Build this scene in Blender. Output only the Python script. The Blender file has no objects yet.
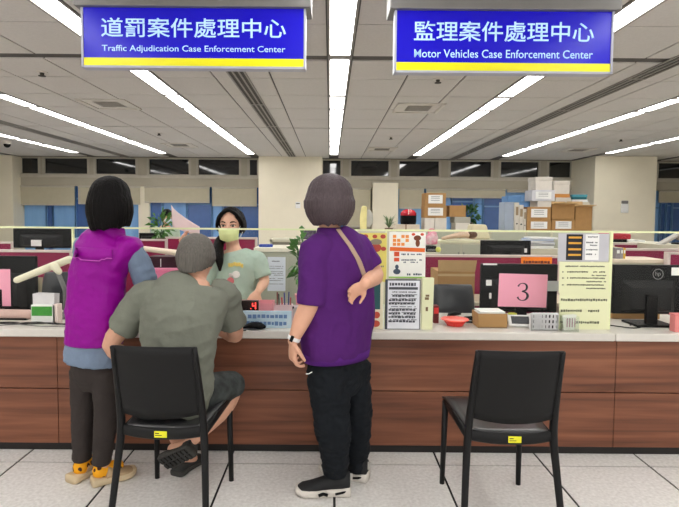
import bpy, bmesh, math, random
from mathutils import Vector, Matrix, noise, Euler
random.seed(7)
SC = bpy.context.scene
COL = SC.collection
# ------------------------------------------------------------------ camera, world, exposure
EYE = 1.44
PITCH = math.radians(3.0)
FPX, CX, CY = 509.0, 330.0, 213.0 + 509.0 * math.tan(math.radians(3.0))
ROLL = math.radians(0.45)
cd = bpy.data.cameras.new('camera'); cam = bpy.data.objects.new('camera', cd); COL.objects.link(cam)
CAMR = Matrix.Rotation(math.pi / 2 - PITCH, 3, 'X') @ Matrix.Rotation(ROLL, 3, 'Z')
cam.matrix_world = Matrix.Translation((0, 0, EYE)) @ CAMR.to_4x4()
cd.sensor_fit = 'HORIZONTAL'; cd.sensor_width = 36.0
cd.lens = FPX / 679 * 36.0
cd.shift_x = 9.5 / 679; cd.shift_y = (CY - 253.5) / 679
cd.clip_start = 0.05; cd.clip_end = 100
SC.camera = cam
SC.view_settings.view_transform = 'Standard'
SC.view_settings.look = 'None'
SC.view_settings.gamma = 1.0
SC.view_settings.use_curve_mapping = False
SC.view_settings.exposure = 1.0
w = bpy.data.worlds.new('world'); SC.world = w; w.use_nodes = True
w.node_tree.nodes['Background'].inputs[0].default_value = (1.0, 0.98, 0.95, 1)
w.node_tree.nodes['Background'].inputs[1].default_value = 0.75
STRIP = 7.0      # brightness of the fluorescent ceiling strips


def at(px, py, Y):
    """where the sight line through an image point meets the vertical plane Y"""
    v = CAMR @ Vector(((px - CX) / FPX, -(py - CY) / FPX, -1.0))
    v = v * (Y / v.y)
    return Vector((v.x, Y, v.z + EYE))


# ------------------------------------------------------------------ materials
def lin(c):
    return tuple((x / 255 / 12.92) if x / 255 <= 0.04045 else ((x / 255 + 0.055) / 1.055) ** 2.4 for x in c)


def mat(name, rgb, rough=0.55, var=0.06, scale=8.0, bump=0.0, bscale=None, spec=0.4, metal=0.0, stretch=None, emit=0.0, rgb2=None, alpha=None):
    m = bpy.data.materials.new(name); m.use_nodes = True
    nt = m.node_tree; b = nt.nodes['Principled BSDF']
    c = lin(rgb)
    tc = nt.nodes.new('ShaderNodeTexCoord'); mp = nt.nodes.new('ShaderNodeMapping')
    nt.links.new(tc.outputs['Object'], mp.inputs[0])
    if stretch: mp.inputs['Scale'].default_value = stretch
    nz = nt.nodes.new('ShaderNodeTexNoise'); nz.inputs['Scale'].default_value = scale; nz.inputs['Detail'].default_value = 5
    nt.links.new(mp.outputs[0], nz.inputs['Vector'])
    rp = nt.nodes.new('ShaderNodeValToRGB')
    if rgb2: a, d = c, lin(rgb2)
    else:
        a = tuple(max(0, x * (1 - var)) for x in c); d = tuple(min(1, x * (1 + var)) for x in c)
    rp.color_ramp.elements[0].position = 0.3; rp.color_ramp.elements[1].position = 0.7
    rp.color_ramp.elements[0].color = (*a, 1); rp.color_ramp.elements[1].color = (*d, 1)
    nt.links.new(nz.outputs['Fac'], rp.inputs[0]); nt.links.new(rp.outputs[0], b.inputs['Base Color'])
    b.inputs['Roughness'].default_value = rough; b.inputs['Specular IOR Level'].default_value = spec; b.inputs['Metallic'].default_value = metal
    if bump:
        n2 = nt.nodes.new('ShaderNodeTexNoise'); n2.inputs['Scale'].default_value = bscale or scale * 3; n2.inputs['Detail'].default_value = 4
        nt.links.new(mp.outputs[0], n2.inputs['Vector'])
        bp = nt.nodes.new('ShaderNodeBump'); bp.inputs['Strength'].default_value = bump; bp.inputs['Distance'].default_value = 0.02
        nt.links.new(n2.outputs['Fac'], bp.inputs['Height']); nt.links.new(bp.outputs[0], b.inputs['Normal'])
    if emit:
        b.inputs['Emission Color'].default_value = (*c, 1); b.inputs['Emission Strength'].default_value = emit
    return m


def mat_clear(name, tint, fac=0.05, rough=0.03):
    m = bpy.data.materials.new(name); m.use_nodes = True
    nt = m.node_tree; nt.nodes.clear()
    o = nt.nodes.new('ShaderNodeOutputMaterial'); mx = nt.nodes.new('ShaderNodeMixShader')
    t = nt.nodes.new('ShaderNodeBsdfTransparent'); g = nt.nodes.new('ShaderNodeBsdfGlossy')
    t.inputs[0].default_value = (*tint, 1); g.inputs['Roughness'].default_value = rough
    mx.inputs[0].default_value = fac
    nt.links.new(t.outputs[0], mx.inputs[1]); nt.links.new(g.outputs[0], mx.inputs[2]); nt.links.new(mx.outputs[0], o.inputs[0])
    return m


def mat_wood(name):
    m = mat(name, (104, 62, 44), 0.38, spec=0.3)
    nt = m.node_tree; b = nt.nodes['Principled BSDF']
    tc = nt.nodes.new('ShaderNodeTexCoord'); mp = nt.nodes.new('ShaderNodeMapping'); mp.inputs['Scale'].default_value = (0.55, 1, 13)
    nt.links.new(tc.outputs['Object'], mp.inputs[0])
    n = nt.nodes.new('ShaderNodeTexNoise'); n.inputs['Scale'].default_value = 1.7; n.inputs['Detail'].default_value = 8; n.inputs['Distortion'].default_value = 0.5
    nt.links.new(mp.outputs[0], n.inputs['Vector'])
    r = nt.nodes.new('ShaderNodeValToRGB'); e = r.color_ramp.elements
    e[0].position = 0.28; e[0].color = (*lin((90, 55, 41)), 1); e[1].position = 0.75; e[1].color = (*lin((144, 94, 69)), 1)
    k = r.color_ramp.elements.new(0.5); k.color = (*lin((120, 75, 55)), 1)
    nt.links.new(n.outputs['Fac'], r.inputs[0]); nt.links.new(r.outputs[0], b.inputs['Base Color'])
    return m


def mat_emit(name, rgb, s):
    m = bpy.data.materials.new(name); m.use_nodes = True
    nt = m.node_tree; nt.nodes.clear()
    o = nt.nodes.new('ShaderNodeOutputMaterial'); e = nt.nodes.new('ShaderNodeEmission')
    e.inputs[0].default_value = (*rgb, 1); e.inputs[1].default_value = s
    nt.links.new(e.outputs[0], o.inputs[0]); return m


_mc = {}
def flat(rgb, rough=0.5, **k):
    key = (rgb, rough, tuple(sorted(k.items())))
    if key not in _mc: _mc[key] = mat('finish_%d' % len(_mc), rgb, rough, **k)
    return _mc[key]


# ------------------------------------------------------------------ mesh helper
class MB:
    def __init__(s): s.v = []; s.f = []; s.mi = []; s.cur = 0
    def add(s, vs, fs):
        o = len(s.v); s.v += [Vector(p) for p in vs]
        for f in fs: s.f.append([i + o for i in f]); s.mi.append(s.cur)
        return s
    def box(s, c, d, rot=None, taper=1.0):
        c = Vector(c); hx, hy, hz = d[0] / 2, d[1] / 2, d[2] / 2
        vs = [Vector((sx * hx * (taper if sz > 0 else 1), sy * hy * (taper if sz > 0 else 1), sz * hz)) for sz in (-1, 1) for sy in (-1, 1) for sx in (-1, 1)]
        if rot is not None: vs = [rot @ p for p in vs]
        return s.add([p + c for p in vs], [(0, 2, 3, 1), (4, 5, 7, 6), (0, 1, 5, 4), (2, 6, 7, 3), (0, 4, 6, 2), (1, 3, 7, 5)])
    def bx(s, x0, x1, y0, y1, z0, z1): return s.box(((x0 + x1) / 2, (y0 + y1) / 2, (z0 + z1) / 2), (x1 - x0, y1 - y0, z1 - z0))
    def hexa(s, lo, hi):   # two quads (4 points each, same winding)
        return s.add(list(lo) + list(hi), [(3, 2, 1, 0), (4, 5, 6, 7), (0, 1, 5, 4), (1, 2, 6, 5), (2, 3, 7, 6), (3, 0, 4, 7)])
    def prism(s, poly, axis, a, b):
        """poly in the plane across 'axis' ('x','y','z'), swept from a to b"""
        def P(u, v, t): return {'x': (t, u, v), 'y': (u, t, v), 'z': (u, v, t)}[axis]
        n = len(poly)
        vs = [P(u, v, a) for u, v in poly] + [P(u, v, b) for u, v in poly]
        return s.add(vs, [list(range(n))[::-1], list(range(n, 2 * n))] + [(i, (i + 1) % n, n + (i + 1) % n, n + i) for i in range(n)])
    def loft(s, rings, caps=True):
        n = len(rings[0]); vs = [p for r in rings for p in r]; fs = []
        for k in range(len(rings) - 1):
            for i in range(n):
                j = (i + 1) % n; fs.append((k * n + i, k * n + j, (k + 1) * n + j, (k + 1) * n + i))
        if caps: fs.append(list(range(n))[::-1]); fs.append([(len(rings) - 1) * n + i for i in range(n)])
        return s.add(vs, fs)
    def tube(s, pts, r, n=10, side=None, round_ends=False, sub=0):
        """sections along a path; r: number, or list of numbers / (a, b) pairs"""
        pts = [Vector(p) for p in pts]
        rr = r if isinstance(r, (list, tuple)) else [r] * len(pts)
        rr = [q if isinstance(q, (list, tuple)) else (q, q) for q in rr]
        if sub:
            P2, R2 = [], []
            for i in range(len(pts) - 1):
                p0 = pts[max(i - 1, 0)]; p1 = pts[i]; p2 = pts[i + 1]; p3 = pts[min(i + 2, len(pts) - 1)]
                q0 = rr[max(i - 1, 0)]; q1 = rr[i]; q2 = rr[i + 1]; q3 = rr[min(i + 2, len(pts) - 1)]
                for k in range(sub):
                    t = k / sub
                    h = lambda a, b, c, d: 0.5 * ((2 * b) + (c - a) * t + (2 * a - 5 * b + 4 * c - d) * t * t + (3 * b - a - 3 * c + d) * t ** 3)
                    P2.append(Vector([h(p0[j], p1[j], p2[j], p3[j]) for j in range(3)]))
                    R2.append(tuple(max(0.0008, h(q0[j], q1[j], q2[j], q3[j])) for j in range(2)))
            P2.append(pts[-1]); R2.append(rr[-1]); pts, rr = P2, R2
        rings = []
        ref = Vector(side) if side is not None else None
        for i, p in enumerate(pts):
            t = (pts[min(i + 1, len(pts) - 1)] - pts[max(i - 1, 0)])
            t = t.normalized() if t.length > 1e-9 else Vector((0, 0, 1))
            if ref is None:
                ref = Vector((1, 0, 0)) if abs(t.x) < 0.8 else Vector((0, 1, 0))
            u = (ref - t * ref.dot(t))
            u = u.normalized() if u.length > 1e-6 else t.orthogonal().normalized()
            if side is None: ref = u
            v = t.cross(u)
            a, b = rr[i]
            rings.append((p, t, u, v, a, b))
        out = []
        def ring(p, u, v, a, b): return [p + u * (a * math.cos(2 * math.pi * k / n)) + v * (b * math.sin(2 * math.pi * k / n)) for k in range(n)]
        if round_ends:
            p, t, u, v, a, b = rings[0]; m = min(a, b)
            for q in (0.95, 0.75, 0.4): out.append(ring(p - t * m * q, u, v, a * math.sqrt(1 - q * q), b * math.sqrt(1 - q * q)))
        for p, t, u, v, a, b in rings: out.append(ring(p, u, v, a, b))
        if round_ends:
            p, t, u, v, a, b = rings[-1]; m = min(a, b)
            for q in (0.4, 0.75, 0.95): out.append(ring(p + t * m * q, u, v, a * math.sqrt(1 - q * q), b * math.sqrt(1 - q * q)))
        return s.loft(out)
    def cyl(s, a, b, r0, r1=None, n=20): return s.tube([a, b], [r0, r0 if r1 is None else r1], n)
    def lathe(s, c, prof, n=24):
        c = Vector(c)
        return s.loft([[c + Vector((r * math.cos(2 * math.pi * k / n), r * math.sin(2 * math.pi * k / n), z)) for k in range(n)] for r, z in prof])
    def ell(s, c, r, rot=None, n=20, m=12):
        c = Vector(c); rings = []
        for i in range(m + 1):
            th = math.pi * (0.02 + 0.96 * i / m); ring = []
            for k in range(n):
                p = Vector((r[0] * math.sin(th) * math.cos(2 * math.pi * k / n), r[1] * math.sin(th) * math.sin(2 * math.pi * k / n), -r[2] * math.cos(th)))
                ring.append(c + (rot @ p if rot is not None else p))
            rings.append(ring)
        return s.loft(rings)
    def xf(s, M):
        s.v = [M @ p for p in s.v]; return s
    def mesh(s, name):
        me = bpy.data.meshes.new(name); me.from_pydata([tuple(p) for p in s.v], [], s.f)
        me.polygons.foreach_set('material_index', s.mi)
        bm = bmesh.new(); bm.from_mesh(me); bmesh.ops.recalc_face_normals(bm, faces=bm.faces); bm.to_mesh(me); bm.free()
        me.update(); return me


def link(o, parent=None):
    COL.objects.link(o)
    if parent is not None: o.parent = parent
    return o


def obj(name, mb, m, parent=None, smooth=False, bevel=0.0, loc=None, seg=2, label=None):
    me = mb.mesh(name) if isinstance(mb, MB) else mb
    for x in (m if isinstance(m, (list, tuple)) else [m]): me.materials.append(x)
    o = bpy.data.objects.new(name, me); link(o, parent)
    if loc is not None: o.location = loc
    if smooth:
        me.polygons.foreach_set('use_smooth', [True] * len(me.polygons))
    if bevel:
        b = o.modifiers.new('bevel', 'BEVEL'); b.width = bevel; b.segments = seg; b.limit_method = 'ANGLE'; b.angle_limit = math.radians(40)
    if label: o['label'] = label
    return o


def tag(o, label, cat, group=None):
    o['label'] = label; o['category'] = cat
    if group: o['group'] = group
    return o


def thing(name, label, cat, loc=(0, 0, 0), rz=0.0, group=None):
    o = bpy.data.objects.new(name, None); o.empty_display_size = 0.1; link(o)
    o.location = loc; o.rotation_euler = (0, 0, rz)
    return tag(o, label, cat, group)


def struct(name, mb, m, **k):
    o = obj(name, mb, m, **k)
    if o.parent is None: o['kind'] = 'structure'
    return o


def dup(root, loc, rz, label, group=None):
    r = root.copy(); COL.objects.link(r); r.location = loc; r.rotation_euler = (0, 0, rz); r['label'] = label
    if group: r['group'] = group
    for ch in list(root.children):
        c = ch.copy(); COL.objects.link(c); c.parent = r
        for g in list(ch.children):
            d = g.copy(); COL.objects.link(d); d.parent = c
    return r


def baked(mb, voxel=0.006, smooth=4, disp=None, keep=None):
    """one continuous skin over the given shapes"""
    me = mb.mesh('tmp'); o = bpy.data.objects.new('tmp', me); COL.objects.link(o)
    r = o.modifiers.new('r', 'REMESH'); r.mode = 'VOXEL'; r.voxel_size = voxel
    if smooth:
        s = o.modifiers.new('s', 'SMOOTH'); s.factor = 0.5; s.iterations = smooth
    dg = bpy.context.evaluated_depsgraph_get(); dg.update()
    out = bpy.data.meshes.new_from_object(o.evaluated_get(dg))
    bpy.data.objects.remove(o); bpy.data.meshes.remove(me)
    if disp or keep:
        bm = bmesh.new(); bm.from_mesh(out)
        if disp:
            bm.normal_update()
            mv = [(v, Vector((v.normal.x, v.normal.y, v.normal.z * .12)) * disp(v.co, v.normal)) for v in bm.verts]
            for v, d in mv: v.co += d
        if keep:
            bmesh.ops.delete(bm, geom=[v for v in bm.verts if not keep(v.co)], context='VERTS')
        bm.to_mesh(out); bm.free()
    return out


def text(name, body, width, m, parent, loc, height=None, thick=0.0015, bold=0.0, rot=None, label=None):
    """lettering standing in the XZ plane and reading from -Y; centred on loc, fitted to a width"""
    c = bpy.data.curves.new('tmp', 'FONT'); c.body = body; c.size = 1; c.extrude = 0.0; c.offset = bold; c.resolution_u = 3
    o = bpy.data.objects.new('tmp', c); COL.objects.link(o)
    dg = bpy.context.evaluated_depsgraph_get(); dg.update()
    me = bpy.data.meshes.new_from_object(o.evaluated_get(dg)); bpy.data.objects.remove(o); bpy.data.curves.remove(c)
    xs = [v.co.x for v in me.vertices]; ys = [v.co.y for v in me.vertices]
    k = width / (max(xs) - min(xs)); kz = k if not height else height / (max(ys) - min(ys))
    mx, my = (max(xs) + min(xs)) / 2, (max(ys) + min(ys)) / 2
    bm = bmesh.new(); bm.from_mesh(me)
    for v in bm.verts: v.co = Vector(((v.co.x - mx) * k, 0, (v.co.y - my) * kz))
    r = bmesh.ops.extrude_face_region(bm, geom=list(bm.faces))
    for g in r['geom']:
        if isinstance(g, bmesh.types.BMVert): g.co.y -= thick
    bmesh.ops.recalc_face_normals(bm, faces=bm.faces)
    if rot is not None: bmesh.ops.transform(bm, matrix=rot.to_4x4(), verts=bm.verts)
    bm.to_mesh(me); bm.free()
    return obj(name, me, m, parent, loc=loc, label=label)


def scribble(mb, x0, x1, z, h, y, fill=0.8, th=0.001, mean=1.0):
    """a row of illegible characters as little bars"""
    x = x0
    while x < x1 - h * 0.4:
        wd = h * random.uniform(0.5, 1.0) * mean
        if random.random() < fill:
            mb.bx(x, min(x + wd, x1), y - th, y, z + h * random.uniform(-0.1, 0.15), z + h * random.uniform(0.75, 1.0))
        x += wd + h * 0.22


from mathutils.bvhtree import BVHTree
def surface(o):
    return BVHTree.FromPolygons([v.co for v in o.data.vertices], [list(p.vertices) for p in o.data.polygons])
def touch(tree, px, py, off=.004):
    """the point of a garment met by a sight line, lifted a little off the cloth"""
    d = at(px, py, 1.0) - Vector((0, 0, EYE)); d.normalize()
    h = tree.ray_cast(Vector((0, 0, EYE)), d)
    if h[0] is None: return None
    return h[0] - d * off
def RX(a): return Matrix.Rotation(a, 3, 'X')
def RY(a): return Matrix.Rotation(a, 3, 'Y')
def RZ(a): return Matrix.Rotation(a, 3, 'Z')
# ------------------------------------------------------------------ common finishes
M_TILE = mat('ceiling_tile', (208, 204, 199), 0.9, var=0.04, scale=60, bump=0.1, bscale=250)
M_GRID = mat('ceiling_grid', (84, 80, 76), 0.7)
M_WALL = mat('cream_wall_paint', (236, 228, 206), 0.75, var=0.025, scale=3)
M_WALLG = mat('grey_wall_paint', (176, 169, 152), 0.75, var=0.03, scale=3)
M_FLOOR = mat('speckled_floor_tile', (206, 203, 199), 0.42, scale=55, rgb2=(230, 228, 225), spec=0.35)
M_JOINT = mat('floor_joint', (24, 23, 22), 0.8)
M_BLACK = mat('black_plastic', (15, 15, 16), 0.5, spec=0.12)
M_BLACKM = mat('matt_black_plastic', (17, 17, 18), 0.5, spec=0.25)
M_GREY = mat('grey_plastic', (120, 120, 120), 0.5)
M_WHITE = mat('white_paper', (236, 236, 234), 0.8, var=0.02)
M_INK = mat('dark_ink', (40, 40, 44), 0.8)
M_LTINK = mat('grey_ink', (110, 112, 116), 0.8)
M_CREAM = mat('cream_metal', (226, 220, 196), 0.5, var=0.03)
M_BURG = mat('burgundy_fabric', (140, 34, 72), 0.9, bump=0.06, bscale=300)
M_RAIL = mat('pale_rail', (208, 192, 186), 0.5)
M_PINK = mat('pink_paper', (240, 164, 188), 0.85, var=0.03)
M_CARD = mat('brown_cardboard', (172, 132, 84), 0.85, var=0.06, scale=12)
M_CARDL = mat('light_cardboard', (200, 166, 118), 0.85, var=0.05, scale=12)
M_YELP = mat('pale_yellow_paper', (226, 228, 188), 0.85, var=0.02)
M_EDGE = mat('yellow_green_edge', (228, 234, 184), 0.35)
M_LEAF = mat('green_leaf', (70, 120, 48), 0.45, var=0.3, scale=20)
M_LEAFD = mat('dark_green_leaf', (40, 84, 44), 0.45, var=0.3, scale=20)
M_TOP = mat('white_worktop', (208, 204, 196), 0.28, var=0.02, scale=30, spec=0.5)
M_WOOD = mat_wood('reddish_wood')
M_KICK = mat('black_kickboard', (26, 22, 20), 0.5)
M_ACRYL = mat_clear('clear_acrylic', (0.99, 0.995, 0.985), 0.006)
M_STICK = mat('yellow_sticker', (226, 222, 40), 0.5)
M_SKIN = mat('skin', (210, 160, 134), 0.5, var=0.05, scale=14, spec=0.35)
M_HAIRB = mat('black_hair', (13, 11, 11), 0.5, var=0.35, scale=25, stretch=(10, 10, 0.6), bump=0.5, bscale=14, spec=0.1)

# ------------------------------------------------------------------ floor and ceiling
CEIL = 2.81
YB = 13.1           # window wall
mb = MB()
mb.bx(-10, 10, -3.4, YB + .3, -0.06, -0.004); mb.cur = 1
for i in range(-18, 18):
    for j in range(-11, 19):
        x0 = 0.637 + 0.605 * i; y0 = 2.85 + 0.605 * j
        x1 = x0 + .605; y1 = y0 + .605
        if x0 < -10 or x1 > 10 or y0 < -3.4 or y1 > YB + .3: continue
        mb.bx(x0 + .0065, x1 - .0065, y0 + .0045, y1 - .0045, -0.02, 0)
struct('floor', mb, [M_JOINT, M_FLOOR])

SW = 0.096
ROW = {-5: -10.0, -4: -7.95, -3: -5.98, -2: -3.93, -1: -1.87, 0: .075, 1: 2.02, 2: 4.09, 3: 6.12, 4: 8.15, 5: 10.2}
mb = MB(); mb.bx(-10, 10, -3.4, YB + .3, CEIL + .012, CEIL + .06); mb.cur = 1
TY = [4.53 + 0.755 * k for k in range(-11, 12)]
slot_cols = {(-1, 1): 1, (1, 2): 1}          # line diffusers run in these tile columns
for k in range(-5, 5):
    xs = ROW[k] + SW + .012; xe = ROW[k + 1] - SW - .012
    tw = (xe - xs) / 3
    for c in range(3):
        for j in range(len(TY) - 1):
            y0, y1 = TY[j], TY[j + 1]
            y1 = min(y1, YB)
            g0 = .14 if abs(y0 - 4.53) < .01 or abs(y0 - 8.305) < .01 else .006
            x0 = xs + tw * c + .009; x1 = xs + tw * (c + 1) - .009
            if abs(y0 - 8.305) < .01: g0 = .04
            if x1 > 10 or x0 < -10: continue
            mb.bx(x0, x1, y0 + g0, y1 - .008, CEIL, CEIL + .02)
struct('ceiling', mb, [M_GRID, M_TILE])

M_TUBE = mat_emit('fluorescent_diffuser', (1.0, 0.985, 0.96), STRIP)
M_SLOT = mat('dark_slot', (70, 66, 60), 0.7)
M_SLOT2 = mat('slot_frame', (150, 146, 140), 0.5)
M_TROUGH = mat('white_trough', (214, 208, 198), 0.4)
rowlab = {0: 'bright strip of fluorescent panels straight ahead, between the two blue signs', -1: 'strip of fluorescent panels passing behind the sign about traffic adjudication',
          1: 'strip of fluorescent panels passing behind the sign about motor vehicles', -2: 'second fluorescent strip left of the middle one, below the traffic sign\'s outer end',
          2: 'second fluorescent strip right of the middle one, ending above the wide right pillar', -3: 'outermost fluorescent strip on the left, beside the dome camera',
          3: 'outermost fluorescent strip on the right, past the wide pillar'}
for k in range(-3, 4):
    x = ROW[k]
    root = thing('ceiling_light', rowlab[k], 'ceiling light', (x, 0, CEIL - .002), 0, 'rows of fluorescent ceiling lights')
    fr = MB()
    for s in (-1, 1): fr.bx(s * SW - .010, s * SW + .010, -3.02, 11.4 if k == 3 else 12.1, -.006, .016)
    segs = []; y = 4.53 - 0.755 * 10; n = 0
    lens = [2, 2, 1, 2, 2, 1, 2, 1, 2, 1, 2, 2, 1]
    y = 4.53 - .755 * 10
    for L in (2, 2, 2, 2, 2, 2, 1, 2, 2, 1, 2):
        segs.append((y + .145 if abs(y - 4.53) < .01 else y + .04, min(y + L * .755 - .04, YB - .03))); y += L * .755
        fr.bx(-SW, SW, y - .04, y + .04, -.004, .012)
    obj('trough', fr, M_SLOT2, root)
    for a, b in segs:
        if k == 3: b = min(b, 11.35)
        if b > a: obj('diffuser', MB().bx(-SW + .008, SW - .008, a, b, .002, .01), M_TUBE, root)

# slot air diffusers
def slot(x, y0, y1, label):
    t = thing('air_slot', label, 'air vent', (x, 0, CEIL), 0, 'long slot air diffusers in the ceiling')
    obj('backing', MB().bx(-.085, .085, y0, y1, -.004, .0), M_SLOT, t)
    f = MB()
    for q in (-.085, -.03, .03, .085): f.bx(q - .009, q + .009, y0, y1, -.012, -.003)
    n = int((y1 - y0) / 1.5)
    for k in range(n + 1): f.bx(-.085, .085, y0 + k * (y1 - y0) / n - .012, y0 + k * (y1 - y0) / n + .012, -.013, -.003)
    obj('frame', f, M_SLOT2, t)
pa, pb = at(240, 80, 5.4), at(440, 166, 11)
slot(-0.93, 4.9, YB - .1, 'slatted dark air slot running away left of the central ceiling lights')
slot(3.05, 3.6, YB - .1, 'slatted dark air slot running away beside the motor vehicles sign')
slot(-5.1, 5.2, YB - .1, 'slatted dark air slot at far left, between two fluorescent strips')

def vent(px, py, label, s=.6):
    v = CAMR @ Vector(((px - CX) / FPX, -(py - CY) / FPX, -1.0)); q = (CEIL - EYE) / v.z
    t = thing('ceiling_vent', label, 'air vent', (v.x * q, v.y * q, CEIL - .001), 0, 'square ceiling vents')
    f = MB()
    for a in (-1, 1):
        f.bx(a * s * .47 - .02, a * s * .47 + .02, -s / 2, s / 2, -.014, 0); f.bx(-s / 2, s / 2, a * s * .47 - .02, a * s * .47 + .02, -.014, 0)
    obj('frame', f, M_TROUGH, t)
    obj('backing', MB().bx(-s * .45, s * .45, -s * .45, s * .45, -.003, 0), M_TROUGH, t)
    g = MB()
    for k in range(7): g.box((0, -s * .24 + k * s * .08, -.006), (s * .52, s * .03, .004), RX(.3))
    obj('grille', g, M_SLOT2, t)
vent(110, 104, 'square ceiling vent nearest the sign about traffic adjudication')
vent(418, 108, 'square ceiling vent just right of the middle light strip, nearer one')
vent(382, 149, 'smaller-looking far ceiling vent just right of the middle light strip')
vent(180, 145, 'far ceiling vent above the windows left of the central pillar')
vent(578, 150, 'far ceiling vent above the wide right pillar')
def ceil_dot(name, px, py, label, cat, prof, m):
    v = CAMR @ Vector(((px - CX) / FPX, -(py - CY) / FPX, -1.0)); q = (CEIL - EYE) / v.z
    t = thing(name, label, cat, (v.x * q, v.y * q, CEIL), 0)
    return t
for px, py, lab in ((42, 72, 'small dark ceiling sprinkler left of the traffic sign'), (438, 79, 'small dark ceiling sprinkler below the motor vehicles sign'),
                    (391, 137, 'small far sprinkler right of the middle light strip'), (621, 139, 'small far sprinkler between the right light strips'), (159, 133, 'small far sprinkler between left light strips')):
    t = ceil_dot('ceiling_sprinkler', px, py, lab, 'sprinkler', None, None); t['group'] = 'ceiling sprinklers'
    obj('cover_plate', MB().lathe((0, 0, 0), [(.055, 0), (.05, -.008), (.02, -.01)]), M_TROUGH, t, smooth=False)
    obj('head', MB().lathe((0, 0, 0), [(.022, -.008), (.016, -.03), (.034, -.036), (.034, -.042), (.002, -.044)]), M_SLOT, t)
t = ceil_dot('security_camera', 7, 141, 'black dome security camera hanging from the ceiling at far left', 'camera', None, None)
obj('mount', MB().lathe((0, 0, 0), [(.075, 0), (.07, -.05), (.06, -.06)]), M_TROUGH, t)
obj('dome', MB().ell((0, 0, -.07), (.062, .062, .062)), M_BLACK, t, smooth=True)

# ------------------------------------------------------------------ window wall with pillars
def zz(py, Y=YB, px=330): return at(px, py, Y).z
def xx(px, Y=YB, py=200): return at(px, py, Y).x
Z1, Z2, Z3 = zz(159), zz(178), zz(188)
M_GLASSD = mat('night_glass', (17, 19, 22), 0.06, spec=0.8)
M_ALU = mat('window_aluminium', (186, 180, 166), 0.5)
M_BLUE = mat('blue_glass', (100, 150, 212), 0.22, scale=1.2, rgb2=(136, 184, 232), stretch=(2, 1, .3), spec=0.6)
M_BLUED = mat('dark_blue_glass', (58, 96, 158), 0.2, spec=0.6)
mb = MB(); mb.bx(-10, 10, YB + .12, YB + .3, 0, CEIL)
mb.bx(-10, 10, YB - .06, YB + .12, Z3, Z2 - .02)                          # beam between clerestory and blinds
mb.bx(-10, 10, YB - .06, YB + .12, 0, zz(262))                           # wall under the windows
mb.bx(-10, 10, YB - .04, YB + .12, Z1, CEIL)
struct('wall_back', mb, M_WALLG)
struct('trim_1', MB().bx(-10, 10, YB - .1, YB, Z2 - .04, Z2 + .03), M_ALU)
# clerestory windows
edges = [(13, 40), (45, 89), (96, 137), (149, 190), (198, 240), (249, 258), (322, 341), (350, 389), (398, 439), (449, 491), (499, 538), (547, 570), (656, 690)]
for i, (a, b) in enumerate(edges):
    xa, xb = xx(a), xx(b)
    o = struct('window_%d' % (i + 1), MB().bx(xa, xb, YB + .02, YB + .03, Z2, Z1), M_GLASSD)
    f = MB(); q = .035
    f.bx(xa - q, xa + q * .6, YB - .03, YB + .05, Z2, Z1); f.bx(xb - q * .6, xb + q, YB - .03, YB + .05, Z2, Z1)
    f.bx(xa, xb, YB - .03, YB + .05, Z2, Z2 + .06); f.bx(xa, xb, YB - .03, YB + .05, Z1 - .04, Z1)
    obj('window_frame', f, M_ALU, o)
for i, (a, b) in enumerate([(40, 44), (89, 96), (138, 148), (190, 198), (240, 249), (341, 350), (389, 398), (439, 449), (491, 499), (538, 547)]):
    struct('trim_%d' % (i + 2), MB().bx(xx(a), xx(b), YB - .02, YB + .11, Z2, Z1), M_WALLG)
# lower blue windows
n = len(edges)
lower = [(13, 45, 0), (46, 52, 1), (52, 74, 0), (75, 90, 1), (90, 112, 0), (113, 139, 0), (150, 161, 1), (163, 186, 0), (187, 211, 1), (212, 222, 0), (223, 240, 1), (241, 259, 1), (322, 345, 1), (397, 425, 0), (425, 452, 0), (452, 474, 1), (475, 483, 0), (484, 503, 1), (504, 530, 0), (530, 594, 1),
         (656, 661, 0), (662, 667, 1), (668, 673, 1), (674, 690, 1)]
zb, zt = zz(262), Z3
for i, (a, b, d) in enumerate(lower):
    xa, xb = xx(a), xx(b)
    o = struct('window_%d' % (n + i + 1), MB().bx(xa, xb, YB + .06, YB + .075, zb, zt), M_BLUED if d else M_BLUE)
    f = MB(); f.bx(xa - .02, xa + .012, YB + .03, YB + .09, zb, zt); f.bx(xb - .012, xb + .02, YB + .03, YB + .09, zb, zt); f.bx(xa, xb, YB + .03, YB + .09, zt - .34 - (i % 3) * .06, zt - .3 - (i % 3) * .06)
    obj('window_frame', f, flat((96, 140, 190), .4), o)
struct('trim_12', MB().bx(xx(139), xx(150), YB - .05, YB + .1, zb, Z3), M_WALL)
struct('wall_pier', MB().bx(xx(372), xx(397), YB - .25, YB + .1, 0, Z3 + .13), M_WALL)
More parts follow.
